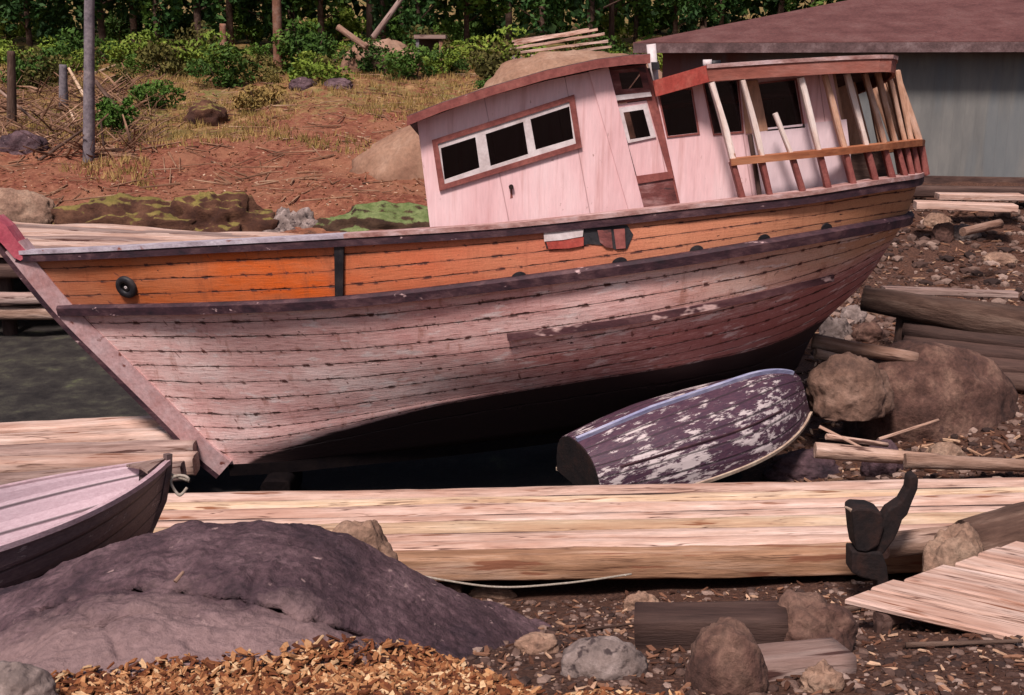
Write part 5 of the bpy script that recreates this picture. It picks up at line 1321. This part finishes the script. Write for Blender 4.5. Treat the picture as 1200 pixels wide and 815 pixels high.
# chip bank: mound plus chips
def bank_h(x, y):
    return height(x, y) + .05*fbm(x*1.5, y*1.5, 2)
def reg_chip(rg):
    y = rg.uniform(5.1, 6.9); x = y*rg.uniform(-.48, .16)
    u = 600 + F*x/(y*cp + (EYE-height(x, y))*sp)
    zc = max(height(x, y), rock_z(x, y)); uu, vv = proj((x, y, zc))
    lim = float(np.interp(uu, [-100, 40, 89, 224, 328, 420, 490, 556, 650], [830, 800, 786, 770, 759, 747, 752, 784, 815])) + 10*fn(x*3, 1) + 12 + 22 * (rg.random()**3 - .35)
    if vv < lim or rg.random() < .25 + .5*fn(x*2.5, y*2.5, 3): return None
    return (x, y, zc + rg.uniform(0, .03))
flakes('wood_chips', 26000, reg_chip, .006, .060, M['chips'], 'heap of yellow brown wood chips along the bottom edge', 'wood chips', 22, flat=.7, aspect=.45)
# gravel
def reg_grav(rg):
    y = rg.uniform(5.6, 10.2); x = y*rg.uniform(-.05, .5); return (x, y, height(x, y))
rgv = random.Random(9); bmg = None; V = []; Fc = []
ico = bmesh.new(); bmesh.ops.create_icosphere(ico, subdivisions=1, radius=1); iv = [v.co.copy() for v in ico.verts]; ifc = [tuple(v.index for v in f.verts) for f in ico.faces]; ico.free()
def pebbles(name, n, reg, smin, smax, mat, label, seed):
    rg = random.Random(seed); V = []; Fc = []
    for k in range(n):
        x, y, z = reg(rg); s = smin * (smax/smin) ** (rg.random()**2.2); q = Matrix.Rotation(rg.uniform(0, 6.28), 3, 'Z'); sx_, sy_, sz_ = s*rg.uniform(.8, 1.5), s*rg.uniform(.6, 1), s*rg.uniform(.4, .7); b = len(V)
        for v in iv:
            c = Vector((v.x*sx_, v.y*sy_, v.z*sz_)) * (1 + .25*fn(v.x*2+k, v.y*2, v.z*2)); V.append(q @ c + Vector((x, y, z + sz_*.25)))
        Fc += [tuple(b+i for i in f) for f in ifc]
    return tag(obj(name, set_tone(mesh(name, V, Fc), len(iv), [rg.random() for k in range(n)]), mat, loc=(0,0,0)), label, 'gravel', kind='stuff')
pebbles('shore_gravel', 3600, reg_grav, .010, .055, M['pebble'], 'brown pebbles and gravel in front of the slipway', 31)
def reg_bank(rg):
    y = rg.uniform(16, 27); x = y*rg.uniform(.26, .46); return (x, y, height(x, y))
pebbles('bank_rubble', 1800, reg_bank, .03, .16, M['pebble'], 'brown rubble on the bank behind the boat stern', 32)
def reg_r2(rg):
    y = rg.uniform(12.3, 16); x = y*rg.uniform(.22, .46); return (x, y, height(x, y))
pebbles('beach_rubble', 900, reg_r2, .02, .09, M['pebble'], 'small stones around the boulders right of the dinghy', 33)
flakes('shore_debris', 1500, reg_grav, .006, .065, M['scrap'], 'pale chips and bark scattered on the gravel', 'debris', 34, flat=.4, aspect=.4)
def reg_bank2(rg):
    y = rg.uniform(12.3, 27); x = y*rg.uniform(.24, .46); return (x, y, height(x, y))
flakes('bank_debris', 2200, reg_bank2, .02, .13, M['scrap'], 'broken wood scraps on the right bank', 'debris', 35, flat=.4, aspect=.25)
# sticks on the gravel
for k, (a, b, Ya, Yb, r_, lb) in enumerate([((690,733),(775,712),8.1,8.6,.012,'thin dark stick pointing at the squared beam'),
        ((780,722),(830,706),8.0,8.5,.010,'thin pale stick above the squared beam'), ((930,697),(1010,690),8.7,8.9,.035,'dark crooked branch left of the iron fitting'),
        ((1060,770),(1195,790),7.3,7.2,.02,'dark stick in the shadow under the plank stage'), ((205,682),(215,670),6.0,6.05,.012,'tiny pale stick lying on the dark foreground rock')]):
    A, B = P(*a, Ya), P(*b, Yb)
    if k != 4:
        A.z = height(A.x, A.y)+.03; B.z = height(B.x, B.y)+.05
    tag(log('stick', A, B, r_, r_*.7, M['bark'] if k in (0, 2, 3) else M['driftwood'], seed=220+k, seg=8, bend=.08, rough=.12, step=.06), lb, 'stick')
